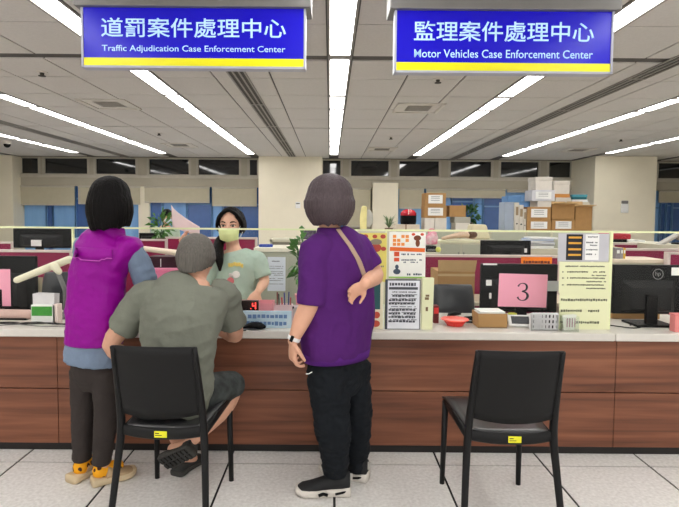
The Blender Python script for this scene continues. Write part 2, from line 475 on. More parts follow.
# roller blinds
M_BLIND = mat('beige_blind', (186, 179, 156), 0.85, var=0.03)
blinds = [(15, 77, 206.5), (79, 142, 205), (145, 211, 203), (212, 258, 206), (345, 371, 226), (398, 424, 207), (425, 505, 196), (505, 569, 190), (656, 690, 199)]
bl = ['lowered furthest at the far left window', 'beside the woman in the purple vest', 'above the sheet of paper being held up', 'behind the masked clerk, next to the central pillar',
      'lowered in the dark bay right of the central pillar', 'above the red and black helmet', 'above the carton stacks, almost fully raised', 'behind the tall white boxes, fully raised', 'right of the wide right pillar']
for (a, b, y), l in zip(blinds, bl):
    xa, xb = xx(a) + .02, xx(b) - .02; z0 = zz(y); z1 = Z3 + .01
    t = thing('roller_blind', 'beige roller blind ' + l, 'blind', ((xa + xb) / 2, YB - .1, z0), 0, 'roller blinds on the rear windows')
    h = z1 - z0; wd = xb - xa
    obj('fabric', MB().bx(-wd / 2, wd / 2, .02, .03, 0, h - .02), M_BLIND, t)
    obj('bottom_bar', MB().bx(-wd / 2, wd / 2, .012, .036, -.03, .012), M_ALU, t, bevel=.004)
    obj('roller', MB().cyl((-wd / 2, .03, h - .03), (wd / 2, .03, h - .03), .025), M_ALU, t)
# pillars
def pillar(name, a, b, Y, Yb):
    struct(name, MB().bx(xx(a, Y), xx(b, Y), Y, Yb, 0, CEIL), M_WALL, bevel=.01)
pillar('wall_pillar_middle', 258.5, 322, 12.5, YB + .1)
pillar('wall_pillar_right', 594, 656, 11.9, YB + .1)
pillar('wall_pillar_left', -60, 13, 12.7, YB + .1)
struct('wall_left', MB().bx(-10.2, -10, -3.4, YB + .3, 0, CEIL), M_WALL)
struct('wall_right', MB().bx(10, 10.2, -3.4, YB + .3, 0, CEIL), M_WALL)
for px, py, Y, lab in ((298, 205, 12.5, 'small white wall sensor on the central pillar'), (624, 208, 11.9, 'small white dispenser on the wide right pillar')):
    p = at(px, py, Y); s = 1.0 if px < 400 else 1.4
    t = thing('wall_sensor', lab, 'wall device', (p.x, Y, p.z))
    obj('housing', MB().bx(-.06 * s, .06 * s, -.05, 0, -.08 * s, .07 * s), M_WHITE, t, bevel=.015)
    obj('sensor_window', MB().bx(-.045 * s, .045 * s, -.055, -.045, .02 if s < 1.2 else .11, .05 if s < 1.2 else .16), M_GREY, t)
    if s > 1.2: obj('cap', MB().bx(-.07, .07, -.045, 0, .1, .17), M_GREY, t, bevel=.01)

# ------------------------------------------------------------------ hanging signs
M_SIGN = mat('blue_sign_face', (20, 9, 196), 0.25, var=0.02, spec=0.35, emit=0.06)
M_SIGNY = mat('yellow_sign_band', (244, 238, 6), 0.3, var=0.02, spec=0.5)
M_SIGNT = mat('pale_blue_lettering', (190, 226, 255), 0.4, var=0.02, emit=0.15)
M_HOUS = mat('grey_metal_housing', (126, 124, 122), 0.45, metal=0.3)
def sign(x0, y0, x1, y1, top, chin, eng, label, wz):
    Y = 2.9; a = at(x0, y1, Y); b = at(x1, y0, Y)
    w_, h = b.x - a.x, b.z - a.z
    mid = (a.x + b.x) / 2
    t = thing('hanging_sign', label, 'sign', (mid, Y, a.z))
    sl = -math.atan(.0018)
    obj('sign_face', MB().bx(-w_ / 2, w_ / 2, 0, .05, h * .155, h), M_SIGN, t)
    obj('yellow_band', MB().bx(-w_ / 2, w_ / 2, -.001, .051, 0.004, h * .155), M_SIGNY, t)
    f = MB()
    f.bx(-w_ / 2, w_ / 2, -.006, .056, -.006, .006)
    for s in (-1, 1): f.bx(s * w_ / 2 - .006, s * w_ / 2 + .006, -.006, .056, -.006, h)
    obj('edge_frame', f, flat((176, 178, 190), .35), t)
    obj('mounting_housing', MB().bx(-w_ / 2 - .035, w_ / 2 + .035, -.03, .16, h, CEIL - a.z), M_HOUS, t, bevel=.006)
    text('chinese_lettering', chin, w_ * .83, M_SIGNT, t, (wz * w_, -.002, h * .665), height=h * .33, bold=.008)
    text('english_lettering', eng, w_ * .825, M_SIGNT, t, (wz * w_, -.002, h * .30), height=h * .135, bold=.003)
sign(83, 9, 305, 66.5, 2.81, '道罰案件處理中心', 'Traffic Adjudication Case Enforcement Center', 'blue hanging sign reading Traffic Adjudication Case Enforcement Center', .0)
sign(395, 12, 613, 71.5, 2.81, '監理案件處理中心', 'Motor Vehicles Case Enforcement Center', 'blue hanging sign reading Motor Vehicles Case Enforcement Center', .0)

# ------------------------------------------------------------------ service counter
ZT = 0.746; YF = 2.955; YC = 3.55
seams = [-3.2, at(58, 400, 2.985).x, at(336, 400, 2.985).x, at(614.6, 400, 2.985).x, 3.4]
cnt = thing('service_counter', 'long service counter with reddish wood front and black kickboard', 'counter', (0, 2.985, 0))
for i in range(4):
    a, b = seams[i] + .0015, seams[i + 1] - .0015
    obj('wood_panel', MB().bx(a, b, 0, .03, .050, .379), M_WOOD, cnt, bevel=.0015, seg=1)
    obj('wood_panel', MB().bx(a, b, 0, .03, .385, ZT - .047), M_WOOD, cnt, bevel=.0015, seg=1)
obj('carcass', MB().bx(-3.2, 3.4, .028, .55, .048, ZT - .05), M_KICK, cnt)
obj('kickboard', MB().bx(-3.2, 3.4, .020, .5, 0, .050), M_KICK, cnt)
xs = at(621, 337, 2.9).x
for a, b, l in ((-3.25, xs - .0012, 'white countertop slab along most of the wooden service counter'), (xs + .0012, 3.45, 'white countertop slab at the right end, past the joint')):
    o = obj('countertop', MB().bx(a, b, YF, YC, ZT - .047, ZT), M_TOP, bevel=.006)
    tag(o, l, 'countertop')
# acrylic screen
YS = 3.07
zt0 = 1.325
def screen(xa, xb, lab, gap=0.0):
    t = thing('acrylic_screen', lab, 'screen', ((xa + xb) / 2, YS, ZT), 0, 'clear acrylic screens along the counter')
    h = at((330), 230.2, YS).z - ZT; wd = xb - xa - .004
    obj('clear_panel', MB().bx(-wd / 2, wd / 2, -.003, .003, gap, h), M_ACRYL, t)
    e = MB(); e.bx(-wd / 2, wd / 2, -.005, .005, h - .002, h + .008)
    obj('top_edge', e, M_EDGE, t)
    e = MB()
    for s in (-1, 1): e.bx(s * wd / 2 - .010, s * wd / 2 + .010, -.007, .007, 0, h)
    return t, wd, h
P = [at(-60, 230, YS).x, at(73.5, 230, YS).x, at(387, 230, YS).x, at(612, 230, YS).x, at(760, 230, YS).x]
labs = ['clear acrylic counter screen at the left end, in front of the black monitor', 'clear acrylic counter screen in front of the masked clerk, with pale green top edge',
        'clear acrylic counter screen carrying the yellow notices, behind the empty chair', 'clear acrylic counter screen at the right end, before the large monitor back']
for i in range(4):
    t, wd, h = screen(P[i], P[i + 1], labs[i])
    if i < 3:
        tk = .011 if i == 2 else .006
        obj('edge_post', MB().bx(wd / 2 - tk, wd / 2 + tk * .6, -.008, .008, 0, h + .008), M_EDGE, t)
# ------------------------------------------------------------------ chairs
def chair_shapes():
    legs = []
    def leg(b, t, wb, wt):
        return MB().tube([b, t], [(wb, wb * .8), (wt, wt * .9)], n=10, side=(1, 0, 0))
    S = []
    for s in (-1, 1):
        S.append(('leg', MB().tube([(s * .203, .47, 0), (s * .196, .455, .455)], [(.013, .012), (.017, .02)], n=10, side=(1, 0, 0))))
        # rear leg, bent: splays to the back below the seat and leans back above it
        S.append(('leg', MB().tube([(s * .219, -.045, 0), (s * .200, .01, .30), (s * .189, .03, .46), (s * .184, .005, .62), (s * .179, -.06, .862)],
                                   [(.014, .013), (.0165, .016), (.0175, .022), (.015, .02), (.011, .012)], n=10, side=(1, 0, 0), sub=4)))
    seat = MB()
    nx, ny = 9, 9; top = []
    for j in range(ny):
        v = j / (ny - 1)
        for i in range(nx):
            u = i / (nx - 1) * 2 - 1
            top.append((u * (.175 + .033 * v), (.03 + .455 * v), .472 + .016 * v - .014 * (1 - u * u) * math.sin(math.pi * v) - .018 * max(0, v - .85) / .15))
    fs = [(j * nx + i, j * nx + i + 1, (j + 1) * nx + i + 1, (j + 1) * nx + i) for j in range(ny - 1) for i in range(nx - 1)]
    bot = [(x, y, z - .012) for x, y, z in top]; o = len(top)
    rim = [i for i in range(nx)] + [j * nx + nx - 1 for j in range(1, ny)] + [(ny - 1) * nx + i for i in range(nx - 2, -1, -1)] + [j * nx for j in range(ny - 2, 0, -1)]
    seat.add(top + bot, fs + [tuple(q + o for q in f[::-1]) for f in fs] + [(rim[k], rim[(k + 1) % len(rim)], rim[(k + 1) % len(rim)] + o, rim[k] + o) for k in range(len(rim))])
    S.append(('seat', seat))
    fr = MB()
    for s in (-1, 1): fr.tube([(s * .186, .03, .448), (s * .197, .455, .455)], [(.011, .022)] * 2, n=8, side=(1, 0, 0))
    fr.tube([(-.196, .455, .455), (.196, .455, .455)], [(.02, .011)] * 2, n=8, side=(0, 0, 1))
    # curved rear rail
    fr.tube([(-.188, .03, .464), (-.1, .012, .457), (0, .006, .455), (.1, .012, .457), (.188, .03, .464)], [(.026, .010)] * 5, n=10, side=(0, 0, 1), sub=4)
    S.append(('seat_frame', fr))
    # curved backrest panel
    bk = MB(); nu, nv = 15, 9; A = []
    for j in range(nv):
        v = j / (nv - 1)
        for i in range(nu):
            u = i / (nu - 1) * 2 - 1
            zl = .548 - .018 * (1 - u * u); zh = .870 - .004 * u * u
            z = zl + (zh - zl) * v
            hw = .187 - .006 * v
            y0 = .012 - .075 * max(0, (z - .55)) / .31
            A.append((u * hw, y0 - .028 * (1 - u * u), z))
    fs = [(j * nu + i, j * nu + i + 1, (j + 1) * nu + i + 1, (j + 1) * nu + i) for j in range(nv - 1) for i in range(nu - 1)]
    Bk = [(x, y + .012, z) for x, y, z in A]; o = len(A)
    rim = [i for i in range(nu)] + [j * nu + nu - 1 for j in range(1, nv)] + [(nv - 1) * nu + i for i in range(nu - 2, -1, -1)] + [j * nu for j in range(nv - 2, 0, -1)]
    bk.add(A + Bk, fs + [tuple(q + o for q in f[::-1]) for f in fs] + [(rim[k], rim[(k + 1) % len(rim)], rim[(k + 1) % len(rim)] + o, rim[k] + o) for k in range(len(rim))])
    S.append(('backrest', bk))
    return S
M_SEATTOP = mat('seat_top_sheen', (46, 46, 48), 0.28, spec=0.7)  # paler base paints in the sheen reflected by the glossy black seat
def make_chair(loc, rz, label):
    t = thing('stacking_chair', label, 'chair', loc, rz, 'black plastic chairs at the counter')
    for n, m in chair_shapes():
        obj(n, m, M_BLACKM if n != 'seat' else M_SEATTOP, t, smooth=True)
    st = obj('sticker', MB().bx(-.022, .034, -.0075, -.0045, .444, .472), M_STICK, t, label='small yellow inventory sticker')
    k = MB(); k.bx(-.018, .0, -.0085, -.0074, .461, .465); k.bx(-.018, .012, -.0085, -.0074, .452, .455)
    obj('print', k, M_INK, st)
    return t
ch = make_chair((.808, 2.18, 0), math.radians(-.5), 'empty black plastic chair standing alone at the counter on the right')
dup(ch, (-.747, 2.205, 0), math.radians(-3), 'black plastic chair with the man in grey-green T-shirt sitting on it')

# ------------------------------------------------------------------ things on the counter
def pb(x0, y0, x1, y1, Y, zb=None):
    ym = (y0 + y1) / 2; xm = (x0 + x1) / 2
    a = at(x0, ym, Y).x; b = at(x1, ym, Y).x; t = at(xm, y0, Y).z; q = at(xm, y1, Y).z if zb is None else zb
    return (a + b) / 2, q, b - a, t - q
def monitor(x0, y0, x1, y1, Y, zs, label, logo=False, stand_w=.24, tilt=0.0, group='computer monitors'):
    cx, zb, wd, h = pb(x0, y0, x1, y1, Y)
    t = thing('computer_monitor', label, 'monitor', (cx, Y, zs), 0, group)
    z0 = zb - zs
    obj('screen_housing', MB().bx(-wd / 2, wd / 2, .0, .035, z0, z0 + h), M_BLACK, t, bevel=.006)
    obj('screen', MB().bx(-wd / 2 + .012, wd / 2 - .012, .035, .037, z0 + .015, z0 + h - .012), flat((10, 12, 16), .15), t)
    obj('rear_bulge', MB().hexa([(-wd * .28, -.035, z0 + .03), (wd * .28, -.035, z0 + .03), (wd * .28, -.035, z0 + h * .55), (-wd * .28, -.035, z0 + h * .55)],
                                [(-wd * .38, .002, z0 + .01), (wd * .38, .002, z0 + .01), (wd * .38, .002, z0 + h * .7), (-wd * .38, .002, z0 + h * .7)]), M_BLACKM, t, bevel=.006)
    obj('stand_neck', MB().bx(-.035, .035, -.05, -.02, .012, z0 + h * .4), M_BLACK, t, bevel=.004)
    obj('stand_base', MB().bx(-stand_w / 2, stand_w / 2, -.10, .08, 0, .014), M_BLACK, t, bevel=.005)
    return t, z0, wd, h
# right end
t, z0, wd, h = monitor(613, 265, 684, 322 - 8, 3.22, ZT, 'large black monitor seen from behind at the right end of the counter')
g = MB(); R_ = .032; gx = at(658, 272, 3.22).x - t.location.x; gz = z0 + h - .058
g.tube([(gx + R_ * math.cos(a * math.pi / 12), -.002, gz + R_ * math.sin(a * math.pi / 12)) for a in range(25)], .0025, n=6)
obj('round_logo', g, M_GREY, t)
text('logo_letters', 'hp', .034, M_GREY, t, (gx, -.001, gz), rot=RX(0))
obj('label', MB().bx(wd / 2 - .085, wd / 2 - .02, -.002, 0, z0 + h - .065, z0 + h - .015), M_WHITE, t)
for i, (px, py, lab) in enumerate(((640, 326, 'thin black cable curling by the foot of the right-hand monitor'),)):
    p = at(px, py, 3.08); c = MB()
    c.tube([(-.22, .12, .004), (-.12, .03, .004), (-.03, -.03, .004), (.05, .02, .004), (.03, .06, .006), (-.02, .03, .009)], .0035, n=8, sub=5)
    tag(obj('cable', c, M_BLACK, loc=(p.x, 3.12, ZT)), lab, 'cable')
def simple_box(name, px0, py0, px1, py1, Y, dep, m, label, cat, zs=ZT, parts=None, bevel=.004, group=None):
    cx, zb, wd, h = pb(px0, py0, px1, py1, Y, zs)
    t = thing(name, label, cat, (cx, Y, zs), 0, group)
    obj('body', MB().bx(-wd / 2, wd / 2, 0, dep, 0, h), m, t, bevel=bevel)
    return t, wd, h
t, wd, h = simple_box('storage_tray', 612, 313, 660, 321, 3.38, .1, M_CARD, 'low brown tray of oddments behind the right-hand monitor base', 'tray')
k = MB()
for q in range(9): k.cyl((-wd * .4 + q * wd * .09, .03 + .04 * (q % 2), h - .004), (-wd * .4 + q * wd * .09 + random.uniform(-.02, .02), .04, h + .012), .006, n=8)
k2 = obj('oddments', k, M_BLACK, t); k2['kind'] = 'stuff'
t, wd, h = simple_box('pink_card_box', 675, 316, 690, 332, 3.0, .05, flat((226, 140, 138), .8), 'small salmon pink box at the right edge of the counter', 'box')
obj('lid', MB().bx(-wd / 2 - .003, wd / 2 + .003, -.003, .053, h, h + .01), flat((216, 128, 128), .8), t)

# notices on the acrylic screen at right
def sheet_on(name, x0, y0, x1, y1, Y, m, label, cat, th=.002, group=None, tilt=0):
    cx, zb, wd, h = pb(x0, y0, x1, y1, Y)
    t = thing(name, label, cat, (cx, Y, zb), 0, group)
    obj('paper', MB().box((0, 0, h / 2), (wd, th, h), RY(tilt)), m, t)
    return t, wd, h
YN = YS - .009
t, wd, h = sheet_on('notice_sheet', 559, 262, 609, 293, YN - .003, M_YELP, 'upper pale yellow notice on the acrylic screen, with numbered lines', 'notice')
k = MB()
scribble(k, -wd * .38, wd * .4, h * .84, h * .045, -.001, .95)
for i, z in enumerate((.66, .46, .24)):
    scribble(k, -wd * .44, -wd * .40, h * z, h * .045, -.001, 1); scribble(k, -wd * .34, wd * .42, h * z, h * .05, -.001, .9)
    scribble(k, wd * (.05 if i else .15), wd * .44, h * (z - .11), h * .045, -.001, .95)
obj('printed_lines', k, flat((96, 98, 78), .8), t)
t, wd, h = sheet_on('notice_sheet', 559, 292, 609, 329.5, YN, M_YELP, 'lower pale yellow notice with three lines of larger print', 'notice')
k = MB()
scribble(k, -wd * .47, wd * .45, h * .76, h * .066, -.001, .97); scribble(k, -wd * .47, -wd * .02, h * .47, h * .066, -.001, .97); scribble(k, wd * .08, wd * .3, h * .47, h * .066, -.001, .97)
scribble(k, -wd * .47, wd * .32, h * .16, h * .066, -.001, .97)
obj('printed_lines', k, flat((96, 98, 78), .8), t)
t, wd, h = sheet_on('price_poster', 558, 233.5, 609, 261.5, YN, flat((190, 190, 196), .7), 'grey poster with black list and white form above the yellow notices', 'poster')
obj('dark_panel', MB().bx(-wd * .34, -wd * .02, -.0025, -.001, h * .05, h * .97), M_INK, t)
k = MB()
for z in (.82, .62, .4, .2): k.bx(-wd * .3, -wd * .05, -.0035, -.002, h * z, h * (z + .07))
obj('orange_bars', k, flat((214, 160, 60), .7), t)
obj('white_form', MB().bx(.01, wd * .3, -.0025, -.001, h * .06, h * .97), M_WHITE, t)
k = MB()
for z in (.86, .66, .56, .4, .24): scribble(k, .014, wd * .27, h * z, h * .05, -.0026, .8)
obj('form_print', k, M_LTINK, t)
# small clear holder with cards
cx, zb, wd, h = pb(563, 314, 579, 333, 2.99, ZT)
t = thing('card_holder', 'small clear plastic cup of cards before the yellow notices', 'holder', (cx, 2.99, ZT))
k = MB(); k.bx(-wd / 2, wd / 2, 0, .003, 0, h * .8); k.bx(-wd / 2, wd / 2, .04, .043, 0, h * .9); k.bx(-wd / 2, wd / 2, 0, .043, 0, .003)
for s in (-1, 1): k.bx(s * wd / 2 - .0015, s * wd / 2 + .0015, 0, .043, 0, h * .85)
obj('clear_cup', k, mat_clear('holder_plastic', (.95, .97, .95), .12), t)
k = MB()
for q in range(5): k.box((-wd * .28 + q * wd * .14, .012 + .005 * q, h * .5), (wd * .3, .001, h * .86), RY(.08 * (q - 2)))
obj('cards', k, flat((222, 226, 214), .8), t)
k = MB()
for q in range(4): k.box((-wd * .2 + q * wd * .16, .008, h * .5), (wd * .06, .001, h * .5))
obj('card_print', k, flat((150, 90, 110), .8), t)

# middle: black monitor back with the pink 3
t, z0, wd, h = monitor(481, 264, 557.5, 312, 3.30, ZT, 'black monitor seen from behind with the pink number 3 taped on it')
def lab(x0, y0, x1, y1, m, n='label', y=-.004):
    a = at(x0, y1, 3.3); b = at(x1, y0, 3.3)
    return obj(n, MB().bx(a.x - t.location.x, b.x - t.location.x, y, 0, a.z - ZT, b.z - ZT), m, t)
lab(486, 280, 497.5, 285.5, M_WHITE); lab(489, 293, 499, 298.5, M_WHITE); lab(546, 281, 558.5, 291, flat((190, 192, 196), .7)); lab(496, 301, 502, 304, M_WHITE); lab(483, 263.5, 497, 265, M_WHITE)
cx, zb, wd, h = pb(498.5, 274, 547, 307, 3.235)
t = thing('number_sheet', 'pink sheet of paper printed with a large 3', 'sign', (cx, 3.235, zb))
s = obj('paper', MB().box((0, 0, h / 2), (wd, .0015, h), RY(.02)), M_PINK, t)
k = MB(); u = wd * .115; v = h * .26; zc_ = h * .46
pts = [(-.85, .62), (-.62, .86), (-.1, 1.0), (.5, .88), (.72, .55), (.5, .2), (-.15, .06), (.55, -.08), (.9, -.45), (.62, -.84), (0, -1.0), (-.62, -.88), (-.92, -.6)]
rad = [.010, .006, .0045, .009, .012, .009, .0045, .009, .014, .010, .0045, .006, .011]
k.tube([(x * u, -.0012, zc_ + z * v) for x, z in pts], [(r_ * .85, .0008) for r_ in rad], n=10, side=(0, 1, 0), sub=4) if False else k.tube([(x * u, -.0012, zc_ + z * v) for x, z in pts], [(.0008, r_ * .62) for r_ in rad], n=10, side=(0, 1, 0), sub=4)
obj('number', k, M_INK, t)
# holder basket
cx, zb, wd, h = pb(531.5, 313, 558, 330, 3.02, ZT); h *= .93
t = thing('desk_basket', 'white perforated plastic basket below the pink number sheet', 'basket', (cx, 3.02 + .0, ZT))
k = MB()
k.bx(-wd / 2, wd / 2, 0, .03, 0, .004)
nx, nz = 9, 4
for i in range(nx): k.bx(-wd / 2 + i * wd / (nx - 1) - .004, -wd / 2 + i * wd / (nx - 1) + .004, 0, .004, 0, h)
for j in range(nz): k.bx(-wd / 2, wd / 2, 0, .004, j * h / (nz - 1) * .96, j * h / (nz - 1) * .96 + h * .13)
k.bx(-wd / 2, wd / 2, .027, .03, 0, h)
for s in (-1, 1): k.bx(s * wd / 2 - .002, s * wd / 2 + .002, 0, .03, 0, h)
obj('basket_wall', k, flat((226, 226, 226), .5), t)
k = MB()
for q in range(6): k.tube([(-wd * .36 + q * wd * .14, .015, .01), (-wd * .36 + q * wd * .15, .016, h + .012 + .01 * (q % 3))], .004, n=8)
obj('clips', k, M_BLACK, t)
# card terminal
cx, zb, wd, h = pb(508, 317, 532, 328.5, 3.13, ZT)
t = thing('card_terminal', 'white tilted device with black screen between carton and basket', 'device', (cx, 3.13, ZT), -.12)
q = RX(.75)
obj('casing', MB().box((0, .0, .034), (wd, .085, .016), q), flat((226, 226, 226), .4), t, bevel=.005)
obj('screen', MB().box((0, -.006, .041), (wd * .72, .055, .003), q), flat((60, 62, 66), .3), t)
obj('foot', MB().bx(-wd * .35, wd * .35, .0, .03, 0, .03), M_GREY, t)
# green-topped jar behind it (a small plant)
p = at(512, 314, 3.2)
t = thing('glass_jar', 'small jar with yellow-green top behind the white device', 'jar', (p.x, 3.19, ZT))
obj('jar_body', MB().lathe((0, 0, 0), [(.001, 0), (.026, 0), (.028, .03), (.024, .055)]), flat((170, 180, 140), .3), t, smooth=True)
obj('lid', MB().lathe((0, 0, 0), [(.026, .055), (.027, .07), (.001, .072)]), flat((190, 200, 60), .5), t)
# cardboard box with papers
cx, zb, wd, h = pb(478.5, 314, 507, 328.5, 3.08, ZT)
t = thing('cardboard_box', 'small open cardboard box with white papers, left of the device', 'box', (cx, 3.08, ZT))
k = MB(); d = .14
k.bx(-wd / 2, wd / 2, 0, .004, 0, h); k.bx(-wd / 2, wd / 2, d - .004, d, 0, h); k.bx(-wd / 2, wd / 2, 0, d, 0, .004)
for s in (-1, 1): k.bx(s * wd / 2 - .002, s * wd / 2 + .002, 0, d, 0, h)
obj('carton_wall', k, M_CARD, t)
k = MB()
for q in range(6): k.box((random.uniform(-.006, .006), d / 2, h - .02 + q * .006), (wd * .88, d * .9, .004), RZ(random.uniform(-.05, .05)))
obj('papers', k, M_WHITE, t)
# red tray
cx, zb, wd, h = pb(443, 316, 469, 327, 3.12, ZT)
t = thing('coin_tray', 'translucent red round tray on the counter left of the small carton', 'tray', (cx, 3.15, ZT))
M_RED = mat('translucent_red', (240, 60, 56), 0.25, spec=0.6)
obj('dish', MB().lathe((0, 0, 0), [(.001, .0), (.05, 0), (.052, .006), (.07, .03), (.084, .036), (.084, .040), (.066, .036), (.048, .012), (.001, .01)], 32), M_RED, t, smooth=True)
obj('rim', MB().lathe((0, 0, 0), [(.080, .036), (.085, .036), (.086, .041), (.080, .042)], 32), flat((250, 96, 80), .3), t, smooth=True)
def stapler(px, py, Y, rz, label, s=1.0):
    p = at(px, py, Y)
    t = thing('stapler', label, 'stapler', (p.x, Y, ZT), rz, 'black staplers')
    obj('base', MB().bx(-.05 * s, .05 * s, -.016 * s, .016 * s, 0, .01), M_BLACK, t, bevel=.003)
    obj('arm', MB().prism([(-.048 * s, .014), (.05 * s, .022), (.048 * s, .036 * s), (.0, .045 * s), (-.04 * s, .036 * s)], 'y', -.014 * s, .014 * s), M_BLACKM, t, bevel=.004)
    return t
a_ = stapler(454, 314, 3.36, .4, 'black stapler lying behind the red tray'); stapler(471.5, 321, 3.22, 2.6, 'black stapler right of the red tray, touching the small carton')
# standing yellow-green file and list holder
cx, zb, wd, h = pb(421.5, 278, 433.5, 328, 3.03, ZT)
t = thing('file_folder', 'pale yellow file standing on edge beside the document list', 'file', (cx, 3.022, ZT))
obj('cover', MB().prism([(-wd / 2, 0), (wd / 2 - .006, 0), (wd / 2, h), (-wd / 2 + .004, h)], 'y', 0, .006), M_YELP, t)
obj('pages', MB().prism([(-wd / 2 + .004, .002), (wd / 2 - .012, .002), (wd / 2 - .006, h * .985), (-wd / 2 + .008, h * .985)], 'y', .006, .03), M_WHITE, t)
obj('back_cover', MB().prism([(-wd / 2, 0), (wd / 2 - .006, 0), (wd / 2, h), (-wd / 2 + .004, h)], 'y', .03, .034), M_YELP, t)
k = MB(); k.bx(-.018, .006, -.001, 0, h * .58, h * .63); k.bx(-.014, .008, -.001, 0, h * .64, h * .68); k.bx(-.012, .002, -.001, 0, h * .36, h * .44); 
obj('print', k, flat((120, 100, 70), .8), t)
cx, zb, wd, h = pb(385.5, 280, 421, 328, 3.0, ZT)
t = thing('document_list', 'framed white list with black header bars standing on the counter', 'notice', (cx, 3.02, ZT))
obj('backing', MB().bx(-wd / 2, wd / 2, 0, .008, 0, h), flat((70, 74, 84), .5), t, bevel=.002)
obj('sheet', MB().bx(-wd * .43, wd * .47, -.0015, 0, h * .015, h * .98), flat((226, 228, 234), .7), t)
k = MB(); scribble(k, -wd * .38, wd * .36, h * .88, h * .06, -.0015, .97); k.bx(-wd * .4, wd * .42, -.002, -.0015, h * .80, h * .85)
scribble(k, -wd * .3, wd * .38, h * .74, h * .025, -.0015, .8)
for z in (.655, .57, .50, .375, .30, .23, .145): scribble(k, -wd * (.4 if z < .6 else .3), wd * .36, h * z, h * .045, -.0015, .95, mean=1.6)
obj('print', k, flat((78, 80, 88), .7), t)
k = MB()
for z in (.69, .61, .53, .45, .41, .335, .265, .19): scribble(k, -wd * .36, wd * .4, h * z, h * .02, -.0015, .8, mean=1.5)
obj('fine_print', k, M_LTINK, t)
obj('stand', MB().prism([(0.008, 0), (.036, 0), (.008, h * .6)], 'x', -.02, .02), M_GREY, t)
# posters on the acrylic
t, wd, h = sheet_on('poster', 389, 232, 425.5, 278, YN, flat((240, 240, 232), .6), 'white poster with orange banner on the acrylic screen, above the list', 'poster')
obj('orange_banner', MB().box((0.0, -.0015, h * .62), (wd * .96, .001, h * .085), RY(.03)), flat((228, 108, 40), .7), t)
k = MB()
for i in range(4):
    for j in range(3):
        if (i + j) % 4 != 3: k.bx(-wd * .4 + i * wd * .115, -wd * .4 + i * wd * .115 + wd * .09, -.0025, -.001, h * (.70 + .085 * j), h * (.765 + .085 * j))
obj('orange_heading', k, flat((238, 150, 70), .7), t)
k = MB(); k.ell((wd * .27, -.0015, h * .87), (wd * .10, .001, h * .06)); k.ell((wd * .28, -.0015, h * .76), (wd * .06, .001, h * .08)); 
obj('brown_picture', k, flat((120, 66, 40), .7), t)
k = MB(); k.ell((wd * .16, -.0014, h * .95), (wd * .05, .001, h * .03)); k.ell((wd * .40, -.0014, h * .95), (wd * .05, .001, h * .03)); k.bx(-wd * .36, -wd * .22, -.0025, -.001, h * .47, h * .57); k.bx(-wd * .36, -wd * .22, -.0025, -.001, h * .36, h * .44)
obj('red_marks', k, flat((214, 84, 50), .7), t)
k = MB(); scribble(k, -wd * .16, wd * .42, h * .50, h * .035, -.001); scribble(k, -wd * .16, wd * .40, h * .38, h * .03, -.001); scribble(k, -wd * .1, wd * .3, h * .33, h * .03, -.001)
k.ell((-wd * .28, -.0015, h * .24), (wd * .05, .001, h * .05)); k.ell((-wd * .28, -.0015, h * .14), (wd * .1, .001, h * .06)); scribble(k, 0, wd * .4, h * .06, h * .05, -.001)
obj('print', k, flat((70, 84, 100), .7), t)
obj('green_border', MB().bx(-wd / 2, wd / 2, -.0022, -.001, 0, h * .03), flat((150, 200, 90), .7), t)
t, wd, h = sheet_on('poster', 360, 233, 386.5, 282, YN, flat((226, 210, 110), .6), 'yellow poster with red flowers behind the purple sweatshirt\'s elbow', 'poster')
k = MB()
for u, v, r in ((-.3, .93, .1), (.05, .93, .09), (.36, .93, .1), (.1, .70, .2), (-.3, .72, .12), (.38, .68, .1)): k.ell((wd * u, -.0015, h * v), (wd * r, .001, wd * r * .8))
obj('red_flowers', k, flat((178, 72, 60), .7), t)
k = MB(); k.ell((wd * .1, -.0018, h * .82), (wd * .22, .001, h * .06)); scribble(k, -wd * .3, wd * .4, h * .3, h * .04, -.001); scribble(k, -wd * .3, wd * .4, h * .2, h * .04, -.001)
obj('grey_print', k, flat((140, 130, 110), .7), t)
cx, zb, wd, h = pb(362, 282, 383.5, 328, 3.0, ZT)
t = thing('leaflet_stand', 'dark teal leaflet with red spots standing beside the document list', 'leaflet', (cx, 3.02, ZT))
obj('backing', MB().bx(-wd / 2, wd / 2, 0, .006, 0, h), flat((226, 218, 190), .6), t, bevel=.002)
obj('teal_panel', MB().bx(-wd * .46, wd * .36, -.0015, 0, h * .42, h * .97), flat((38, 84, 88), .6), t)
k = MB(); k.ell((wd * .2, -.001, h * .30), (wd * .16, .001, wd * .16)); k.ell((wd * .16, -.001, h * .12), (wd * .2, .001, wd * .16)); k.ell((-wd * .2, -.001, h * .2), (wd * .2, .001, wd * .2))
obj('red_spots', k, flat((190, 80, 60), .7), t)
obj('stand', MB().prism([(0.006, 0), (.036, 0), (.006, h * .6)], 'x', -.02, .02), M_GREY, t)
# small dark red box behind
t, wd, h = simple_box('ink_box', 433.5, 306, 439, 323, 3.2, .06, flat((110, 40, 40), .6), 'small dark red box behind the pale yellow file', 'box')
obj('label', MB().bx(-wd * .4, wd * .4, -.001, 0, h * .55, h * .9), flat((220, 60, 60), .6), t)

